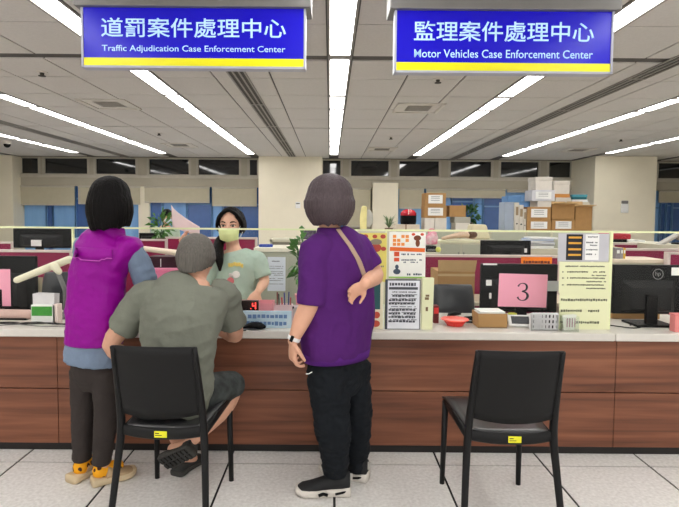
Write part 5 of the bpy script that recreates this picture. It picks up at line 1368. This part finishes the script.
s.tube([nkB + Vector((0, -.0, -.045)), nkB + Vector((0, .0, .0))], [.085, .064], n=20)
obj('t_shirt', baked(s, .007, 4, folds(.012, 6.5, (1, 1, 1.2), 8)), M_TEE, pB, smooth=True)
t = MB()
for h_, k_, q in ((hpR, kR, .96), (hpL, kL, 1.0)):
    e = h_ * (1 - q) + k_ * q
    t.tube([h_ - (k_ - h_) * .2, h_, (h_ + k_) / 2, e], [.095, .098, .09, .078], n=18, sub=3, round_ends=True)
t.tube([pelB + Vector((0, -.03, -.05)), pelB + Vector((0, 0, .08))], [(.18, .13), (.172, .125)], n=24, side=rB)
obj('shorts', baked(t, .007, 3, folds(.006, 11, (1, 1, 1), 2)), mat('dark_camouflage', (22, 25, 27), .85, scale=13, rgb2=(72, 78, 76), bump=.1, bscale=30), pB, smooth=True)
hb = MB(); Rh = frame(fhB); H = lambda x, y, z: hB + Rh @ Vector((x, y, z))
hb.ell(H(0, -.022, .038), (.092, .106, .094), Rh)
for i in range(19):
    a_ = math.radians(70 + 220 * i / 18); sx, cy = math.sin(a_), math.cos(a_)
    bk_ = max(0, -cy)
    hb.tube([H(sx * .07, cy * .088 - .018, .05), H(sx * .083, cy * .098 - .018, .0), H(sx * .076, cy * .088 - .02, -.035 - .045 * bk_)], [.022, .018, .008], n=8, sub=2, round_ends=True)
obj('hair', baked(hb, .006, 2, strands(hB, fhB, .0025, 34)), mat('short_greyish_hair', (92, 88, 82), .6, var=.3, scale=30, stretch=(8, 8, 1), bump=.4, bscale=16), pB, smooth=True)
M_CLOGD = mat('dark_clog_rubber', (44, 44, 43), .7, bump=.05); M_CLOGD2 = mat('dark_sole_rubber', (58, 57, 54), .8, scale=40, bump=.4, bscale=60)
fR = Vector((-.80, .34, -.48)).normalized(); nR = Vector((.15, .86, .45))
o_, PP = add_shoe(pB, aR + Vector((.03, -.055, -.005)), fR, .235, M_CLOGD, M_CLOGD2, .03, up_n=nR, hgt=.075, wd=.052)
tr = MB()
for q in range(7): 
    for x in (-1, 1): tr.box(PP(.12 + .12 * q, x * .02, -.002), (.03, .016, .014), frame(fR, nR))
obj('tread', tr, M_CLOGD, o_)
add_shoe(pB, (aL.x - .03, aL.y - .03, 0), (.36, .93, 0), .22, M_CLOGD, M_CLOGD2, .03, hgt=.08, wd=.054)

# ---- person in the purple sweatshirt
def at(px, py, Y): return at0(px, py, Y + .06)
YC_ = 2.52
fC = Vector((-.62, .785, 0)).normalized(); rC = Vector((fC.y, -fC.x, 0))
hC = at(327, 202, 2.52); fhC = Vector((-.60, .8, 0)).normalized()
shC = at(337, 244, YC_)
sL, sR = shC - rC * .138 + Vector((.01, 0, -.025)), shC + rC * .140 + Vector((0, 0, -.022))
elL, wrL = at(311.5, 298, 2.37), at(293, 341, 2.35)
elR, wrR = at(375, 275, 2.60), at(365, 284, 2.35)
hpL, hpR = at(327, 372, 2.46), at(355, 370, 2.58)
kL, kR = at(332, 420, 2.45), at(357, 418, 2.60); aL, aR = at(336, 470, 2.485), at(357, 464, 2.64)
b = MB(); R, P = add_head(b, hC, fhC, 1.04)
nkC = at(331, 234, YC_)
b.tube([hC + Vector((0, 0, -.06)), nkC, shC + Vector((0, 0, -.03))], [.052, .055, .08], n=14, sub=2)
b.tube([shC, at(338, 310, YC_), at(338, 368, YC_)], [(.13, .08), (.12, .09), (.14, .1)], n=18, side=rC, sub=3, round_ends=True)
b.tube([sL, (sL + elL) / 2, elL, elL * .5 + wrL * .5, wrL], [.05, .05, .048, .044, .026], n=14, sub=3, round_ends=True)
b.tube([sR, (sR + elR) / 2, elR, (elR + wrR) / 2, wrR], [.05, .05, .047, .042, .028], n=14, sub=3, round_ends=True)
add_hand(b, wrL, (-.02, -.05, -1), Vector((.85, .45, 0)), 1, (.45, .7, .6), 1.0, .06)
add_hand(b, wrR, (-.80, .06, -.58), Vector((.25, -.95, -.1)), -1, (.5, .7, .5), .86, .1)
for h_, k_, a_ in ((hpL, kL, aL), (hpR, kR, aR)):
    b.tube([h_, k_, a_, Vector((a_.x - .02, a_.y, .055))], [.07, .05, .036, .034], n=12, sub=3, round_ends=True)
pC = person_root(baked(b, .0055, 3), 'person in loose purple sweatshirt standing with one hand behind the back', M_SKIN)
M_PUR = cloth_mat('purple_sweatshirt_cloth', (78, 30, 102), .3)
s = MB()
s.tube([at(337, 354, YC_), at(337, 347, YC_), at(338, 325, YC_), at(339, 290, YC_), at(339, 265, YC_), at(338, 250, YC_), at(336, 241, YC_), at(332, 232, YC_)],
       [(.186, .132), (.196, .140), (.202, .145), (.200, .145), (.196, .135), (.182, .112), (.140, .092), (.08, .075)], n=30, side=rC, sub=3)
tipL = at(311, 305, 2.37)
s.tube([sL + rC * .05, sL, (sL + tipL) / 2 + Vector((0, -.012, 0)), tipL], [(.072, .075), (.078, .078), (.074, .076), (.066, .068)], n=20, sub=3, side=(1, 0, 0))
tipR = sR * .22 + elR * .78
s.tube([sR - rC * .05, sR, (sR + tipR) / 2, tipR], [.072, .078, .074, .070], n=20, sub=3)
s.tube([nkC + Vector((0, 0, -.03)), nkC + Vector((0, 0, .034))], [.08, .068], n=20)
obj('sweatshirt', baked(s, .007, 3, folds(.012, 6.5, (1, 1, .75), 6)), M_PUR, pC, smooth=True)
shirtC = pC.children[-1]
hem = MB(); hem.tube([at(337, 357.5, YC_), at(337, 349, YC_)], [(.188, .134), (.196, .140)], n=34, side=rC); obj('ribbed_hem', hem, cloth_mat('purple_ribbing', (80, 30, 112), .2), shirtC, smooth=True)
# sling strap across the back
tr_ = surface(shirtC)
st = [touch(tr_, x_, y_, .003) for x_, y_ in ((338, 229), (343, 236), (349, 244), (354, 252), (358, 259), (361, 266), (363.5, 273), (365, 279))]
st = [p for p in st if p is not None and p.y < 2.7]
k = MB(); k.tube(st, [(.0145, .003)] * len(st), n=10, side=rC, sub=4); obj('bag_strap', k, cloth_mat('beige_webbing', (176, 150, 132)), pC, smooth=True)
t = MB()
t.tube([hpL + Vector((0, 0, .06)), hpL, kL, kL * .5 + aL * .5, aL + Vector((.0, 0, .02)), aL + Vector((0, 0, -.03))], [(.075, .08), (.096, .098), (.092, .09), (.078, .078), (.063, .062), (.055, .055)], n=18, sub=3, side=(1, 0, 0))
t.tube([hpR + Vector((0, 0, .06)), hpR, kR, kR * .5 + aR * .5, aR + Vector((0, 0, .02)), aR + Vector((0, 0, -.035))], [(.065, .075), (.078, .088), (.075, .082), (.066, .07), (.056, .056), (.050, .05)], n=18, sub=3, side=(1, 0, 0))
t.tube([at(338, 348, YC_), at(339, 378, YC_), at(340, 392, YC_)], [(.150, .105), (.148, .108), (.09, .09)], n=24, side=rC)
obj('trousers', baked(t, .007, 3, folds(.012, 9, (1, 1, 1.6), 4)), cloth_mat('navy_black_trousers', (18, 22, 27)), pC, smooth=True)
k = MB(); q0 = at(306, 374, 2.355); k.tube([q0, q0 + Vector((.012, -.004, .002)), q0 + Vector((.03, -.006, .012))], .0022, n=6); obj('pocket_logo', k, M_WHITE, pC)
hb = MB(); Rh = frame(fhC); H = lambda x, y, z: hC + Rh @ Vector((x, y, z))
hb.ell(H(0, -.024, .04), (.112, .122, .104), Rh)
for i in range(23):
    a_ = math.radians(62 + 236 * i / 22); sx, cy = math.sin(a_), math.cos(a_)
    hb.tube([H(sx * .08, cy * .09 - .02, .05), H(sx * .105, cy * .112 - .02, .0), H(sx * .098, cy * .105 - .02, -.06), H(sx * .078, cy * .086 - .02, -.108 + random.uniform(-.006, .008))], [.024, .024, .021, .010], n=8, sub=2, round_ends=True)
obj('hair', baked(hb, .006, 2, strands(hC, fhC, .0035, 28)), mat('brownish_hair', (70, 58, 62), .55, var=.3, scale=30, stretch=(8, 8, 1), bump=.4, bscale=16), pC, smooth=True)
# fitness band
d = (wrL - elL).normalized(); c = wrL - d * .012
k = MB(); u = d.orthogonal().normalized(); v_ = d.cross(u)
k.tube([c + d * -.009, c + d * .009], [.0325, .0305], n=24, side=u); wb = obj('wrist_band', k, flat((230, 230, 230), .4), pC, smooth=False, bevel=.002)
fc = Vector((-.35, -.93, 0)); fc = (fc - d * fc.dot(d)).normalized(); rr_ = Matrix((d.cross(fc), fc, d)).transposed()
obj('band_screen', MB().box(c + fc * .031, (.017, .006, .030), rr_), M_BLACK, wb, bevel=.003)
M_SNK = mat('black_sneaker_mesh', (24, 25, 27), .7, bump=.15, bscale=200); M_SNKS = mat('white_sneaker_sole', (206, 200, 192), .5, var=.04)
for a_, hl, f_ in ((aL, (aL.x + .075, aL.y + .0, 0), (-.985, -.02, 0)), (aR, (aR.x + .06, aR.y - .03, 0), (-.93, .36, 0))):
    o_, PP = add_shoe(pC, hl, f_, .282, M_SNK, M_SNKS, .040, hgt=.118, wd=.052, chunky=.9)
    k = MB(); k.tube([PP(.42, -.05, .02), PP(.5, -.053, .028), PP(.58, -.055, .02)], .008, n=8); k.tube([PP(.03, -.03, .04), PP(.15, -.045, .03), PP(.28, -.045, .022)], .006, n=8); obj('sole_inset', k, M_BLACK, o_)
    k = MB()
    for q in (.36, .44, .52): k.tube([PP(q, -.026, .082 - .05 * (q - .3)), PP(q + .01, 0, .092 - .06 * (q - .3)), PP(q, .026, .082 - .05 * (q - .3))], .0035, n=6)
    k.tube([PP(.3, -.02, .10), PP(.37, 0, .112), PP(.42, -.015, .12)], .005, n=6)
    obj('laces', k, flat((60, 60, 64), .7), o_)
    obj('heel_tab', MB().box(PP(.0, 0, .085), (.012, .02, .04), frame(f_)), flat((190, 186, 180), .6), o_)

# ---- clerk with the mask
at = at0
YD = 3.66
fD = Vector((-.06, -1, 0)).normalized(); rD = Vector((fD.y, -fD.x, 0))
hD = at(230.5, 225.5, YD); fhD = Vector((-.01, -1, -.06)).normalized()
shD = at(236, 257, YD)
sR, sL = at(213, 262, YD), at(257, 260, YD)          # her right is at the left of the photo
elL, wrL = at(264.5, 281, 3.64), at(258, 292, 3.50)
elR, wrR = at(199, 288, 3.50), at(186.5, 250, 3.40)
b = MB(); R, P = add_head(b, hD, fhD, 1.06)
nkD = at(233, 247, YD + .02)
b.tube([hD + Vector((0, .02, -.06)), nkD, shD], [.05, .05, .07], n=14, sub=2)
b.tube([shD + Vector((0, 0, -.01)), at(233, 300, YD), Vector((at(233, 330, YD).x, YD, .75))], [(.13, .07), (.12, .08), (.14, .09)], n=18, side=rD, sub=3, round_ends=True)
b.tube([sL, (sL + elL) / 2, elL, (elL + wrL) / 2, wrL], [.045, .043, .037, .034, .023], n=14, sub=3, round_ends=True)
b.tube([sR, (sR + elR) / 2, elR, (elR + wrR) / 2, wrR], [.045, .043, .037, .034, .023], n=14, sub=3, round_ends=True)
add_hand(b, wrL, (-.35, -.45, -.55), (-.4, .3, -.6), 1, (.25, .35, .3), .95)
add_hand(b, wrR, (-.28, -.15, .95), (.85, -.5, .1), 1, (.5, .55, .3), .95)
for x in (-.09, .09): b.tube([Vector((hD.x + x, YD, .8)), Vector((hD.x + x, YD + .06, .45)), Vector((hD.x + x, YD + .13, .06)), Vector((hD.x + x, YD + .02, .035))], [.085, .055, .036, .034], n=12, sub=3, round_ends=True)
M_SKINF = mat('clerk_skin', (226, 178, 152), .45, var=.04, scale=14, spec=.35)
pD = person_root(baked(b, .0055, 3), 'clerk in sage green T-shirt and pale yellow mask behind the counter', M_SKINF)
s = MB()
s.tube([Vector((at(233, 330, YD).x, YD, .76)), at(232, 310, YD), at(234, 285, YD), at(236, 268, YD), at(236, 258, YD), at(234.5, 251, YD)],
       [(.165, .115), (.165, .115), (.16, .11), (.175, .105), (.165, .09), (.085, .072)], n=28, side=rD, sub=3)
for s_, e in ((sL, elL), (sR, elR)):
    tip = s_ * .18 + e * .82
    s.tube([s_ + (shD - s_) * .3, s_, (s_ + tip) / 2, tip], [.062, .068, .066, .062], n=18, sub=3)
obj('t_shirt', baked(s, .007, 3, folds(.005, 9, (1, 1, 1.2), 12)), cloth_mat('sage_green_tshirt', (176, 196, 182)), pD, smooth=True)
tsD = pD.children[-1]
cb = MB(); cb.tube([nkD + rD * (.078 * math.sin(a_ * math.pi / 10)) + fD * (.074 * math.cos(a_ * math.pi / 10)) + Vector((0, 0, -.045 - .012 * math.cos(a_ * math.pi / 10))) for a_ in range(-7, 8)], .005, n=8)
obj('collar', cb, cloth_mat('sage_collar', (166, 186, 172)), tsD, smooth=True)
tr_ = surface(tsD)
def dfront(px, py, off=.004): return touch(tr_, px, py, off) or at(px, py, YD - .115)
k = MB()
for i in range(6):
    p = dfront(229.5 + i * 2.5, 265 - 1.2 * math.sin(i / 5 * 3.14) + (i % 2) * .6, .008); k.box(p, (.016, .006, .026), RY(random.uniform(-.2, .2)))
obj('shirt_print', k, flat((232, 206, 110), .8), tsD)
k = MB(); k.ell(dfront(236, 274.5, .004), (.028, .006, .026)); k.ell(dfront(230.5, 275, .004), (.014, .006, .014)); obj('shirt_print', k, flat((232, 228, 224), .8), tsD, label='white patch of the shirt print')
k = MB(); k.ell(dfront(230.5, 281, .006), (.026, .006, .026)); obj('shirt_print', k, flat((214, 120, 124), .8), tsD, label='pink patch of the shirt print')
t = MB()
for x in (-.09, .09): t.tube([Vector((hD.x + x, YD, .84)), Vector((hD.x + x, YD + .06, .45)), Vector((hD.x + x, YD + .13, .05))], [.1, .075, .06], n=16, sub=3)
obj('trousers', baked(t, .009, 2), cloth_mat('dark_trousers', (40, 42, 52)), pD, smooth=True)
for x in (-.09, .09): add_shoe(pD, (hD.x + x, YD + .2, 0), (0, -1, 0), .24, M_BLACK, M_BLACK)
# mask
mk = MB(); nu, nv = 14, 10; A = []; B_ = []
for j in range(nv + 1):
    v_ = j / nv
    for i in range(nu + 1):
        u = -1 + 2 * i / nu
        w_ = .070 * (1 - .10 * v_); z = -.014 - .088 * v_ + .010 * abs(u) * (v_ - .35) * 2
        bulge = .112 - .046 * abs(u) ** 2.6 - .018 * v_ ** 2 + .010 * math.sin(math.pi * v_) * (1 - u * u) - .012 * (1 - v_) * abs(u) + .0018 * math.sin(v_ * 20) * (1 - u * u)
        A.append(P(u * w_, bulge, z)); B_.append(P(u * w_ * .99, bulge - .003, z))
n1 = nu + 1; fs = [(j * n1 + i, j * n1 + i + 1, (j + 1) * n1 + i + 1, (j + 1) * n1 + i) for j in range(nv) for i in range(nu)]; o_ = len(A)
rim = list(range(n1)) + [j * n1 + nu for j in range(1, nv + 1)] + list(range(nv * n1 + nu - 1, nv * n1 - 1, -1)) + [j * n1 for j in range(nv - 1, 0, -1)]
mk.add(A + B_, fs + [tuple(q + o_ for q in f_[::-1]) for f_ in fs] + [(rim[i], rim[(i + 1) % len(rim)], rim[(i + 1) % len(rim)] + o_, rim[i] + o_) for i in range(len(rim))])
mo = obj('face_mask', mk, flat((222, 232, 166), .8), pD, smooth=True)
for k_ in (-1, 1):
    lp = MB(); lp.tube([P(k_ * .064, .052, -.02), P(k_ * .08, .01, .01), P(k_ * .086, -.02, .0), P(k_ * .08, .0, -.05), P(k_ * .060, .04, -.085)], .0018, n=6, sub=3); obj('ear_loop', lp, M_WHITE, mo)
    e = obj('eye', MB().ell(P(k_ * .033, .0755, .004), (.0135, .009, .0058), R), flat((226, 222, 216), .25), pD, smooth=True)
    obj('iris', MB().ell(P(k_ * .033 - .001, .0835, .0035), (.0068, .0035, .0066), R), flat((28, 18, 16), .15), e, smooth=True)
    lid = MB(); lid.tube([P(k_ * .016, .082, .007), P(k_ * .032, .0855, .013), P(k_ * .050, .074, .008)], .0022, n=6, sub=3); obj('eyelashes', lid, M_HAIRB, pD)
    br = MB(); br.tube([P(k_ * .016, .087, .026), P(k_ * .034, .085, .032), P(k_ * .055, .071, .027)], [(.004, .002), (.0045, .002), (.002, .0015)], n=6, sub=3, side=(0, 0, 1)); obj('eyebrow', br, M_HAIRB, pD)
hb = MB(); H = P
hb.ell(H(0, -.030, .036), (.086 * 1.05, .098 * 1.05, .094 * 1.04), R)
for k_ in (-1, 1):
    for i in range(6):   # swept from the parting over the temples
        hb.tube([H(k_ * .004, .062 - .022 * i, .108 - .002 * i), H(k_ * (.045 + .002 * i), .066 - .026 * i, .085), H(k_ * .078, .040 - .024 * i, .035), H(k_ * .084, .012 - .02 * i, -.02), H(k_ * .07, -.05, -.05)], [.010, .014, .014, .014, .014], n=8, sub=3, round_ends=True)
pt = [H(-.05, -.07, -.02), at(221, 240, 3.66), at(218.5, 250, 3.58), at(219.5, 261, 3.53), at(220, 270, 3.52)]
if (pt[0] - pt[1]).length > .2: pt[0] = H(.05, -.07, -.02)
hb.tube(pt, [.035, .036, .036, .028, .010], n=14, sub=4, round_ends=True)
obj('hair', baked(hb, .006, 2, strands(hD, fhD, .003, 26)), M_HAIRB, pD, smooth=True)
# the sheet she holds up
sh = MB(); nu, nv = 12, 8; A = []
for j in range(nv + 1):
    v_ = j / nv
    for i in range(nu + 1):
        u = i / nu
        x0, y0 = 171.2 + 28.6 * u, 205 + 21.8 * (u ** .75)          # upper edge
        x1, y1 = 172.5 + 27 * u, 227 + 10.5 * u                       # lower edge
        A.append(at(x0 * (1 - v_) + x1 * v_, y0 * (1 - v_) + y1 * v_, 3.36 + .035 * math.sin(u * 2.4) + .02 * v_))
B_ = [p + Vector((0, .0012, 0)) for p in A]; n1 = nu + 1; o_ = len(A)
fs = [(j * n1 + i, j * n1 + i + 1, (j + 1) * n1 + i + 1, (j + 1) * n1 + i) for j in range(nv) for i in range(nu)]
rim = list(range(n1)) + [j * n1 + nu for j in range(1, nv + 1)] + list(range(nv * n1 + nu - 1, nv * n1 - 1, -1)) + [j * n1 for j in range(nv - 1, 0, -1)]
sh.add(A + B_, fs + [tuple(q + o_ for q in f_[::-1]) for f_ in fs] + [(rim[i], rim[(i + 1) % len(rim)], rim[(i + 1) % len(rim)] + o_, rim[i] + o_) for i in range(len(rim))])
tag(obj('paper_sheet', sh, flat((236, 214, 214), .8), smooth=True), 'curled pinkish white sheet of paper held up behind the seated man\'s head', 'paper')

# ---- capped person far behind
YE = 7.75
hE = at(167, 217, YE); fE = Vector((.55, -.83, 0)).normalized(); rE = Vector((fE.y, -fE.x, 0))
b = MB(); RE, PE = add_head(b, hE, fE, 1.0)
shE = hE + Vector((-.03, .02, -.20))
b.tube([hE + Vector((0, 0, -.06)), shE + Vector((0, 0, .06)), shE], [.05, .05, .07], n=12, sub=2)
b.tube([shE, shE + Vector((0, 0, -.5))], [(.12, .08), (.12, .09)], n=16, side=rE, round_ends=True)
for k_ in (-1, 1):
    e = shE + rE * (k_ * .19) + Vector((0, 0, -.27)); w_ = e + fE * .22 + Vector((0, 0, .02))
    b.tube([shE + rE * (k_ * .15), e, w_], [.045, .038, .025], n=10, sub=3, round_ends=True); add_hand(b, w_, fE, (0, 0, -1), k_)
    b.tube([shE + rE * (k_ * .09) + Vector((0, 0, -.5)), Vector((shE.x + rE.x * k_ * .09, shE.y + rE.y * k_ * .09, .05))], [.08, .04], n=10)
pE = person_root(baked(b, .009, 2), 'person in black cap and mask far behind, beside the leafy plant', M_SKIN)
s = MB(); s.tube([shE + Vector((0, 0, -.55)), shE + Vector((0, 0, -.2)), shE + Vector((0, 0, 0)), shE + Vector((0, 0, .05))], [(.16, .12), (.17, .12), (.165, .1), (.07, .07)], n=20, side=rE, sub=3)
for k_ in (-1, 1):
    a_ = shE + rE * (k_ * .15); e = shE + rE * (k_ * .19) + Vector((0, 0, -.25)); s.tube([a_, e], [.065, .06], n=12, round_ends=True)
obj('shirt', baked(s, .01, 2), cloth_mat('pale_green_shirt', (178, 196, 176)), pE, smooth=True)
t = MB()
for k_ in (-1, 1): t.tube([shE + rE * (k_ * .09) + Vector((0, 0, -.5)), Vector((shE.x + rE.x * k_ * .09, shE.y + rE.y * k_ * .09, .02))], [.1, .06], n=12)
obj('trousers', baked(t, .01, 2), cloth_mat('dark_office_trousers', (40, 42, 50)), pE, smooth=True)
k = MB(); k.ell(PE(0, -.012, .045), (.084, .104, .082), RE); k.tube([PE(-.05, .07, .045), PE(0, .15, .035), PE(.05, .07, .045)], [(.03, .006)] * 3, n=8, side=UP.cross(fE), sub=3)
obj('cap', baked(k, .008, 2), M_BLACK, pE, smooth=True)
k = MB(); k.ell(PE(0, .062, -.05), (.056, .05, .046), RE); obj('face_mask', k, flat((206, 220, 230), .8), pE, smooth=True)
k = MB(); k.ell(PE(0, -.045, -.02), (.08, .07, .07), RE); obj('hair', k, M_HAIRB, pE, smooth=True)
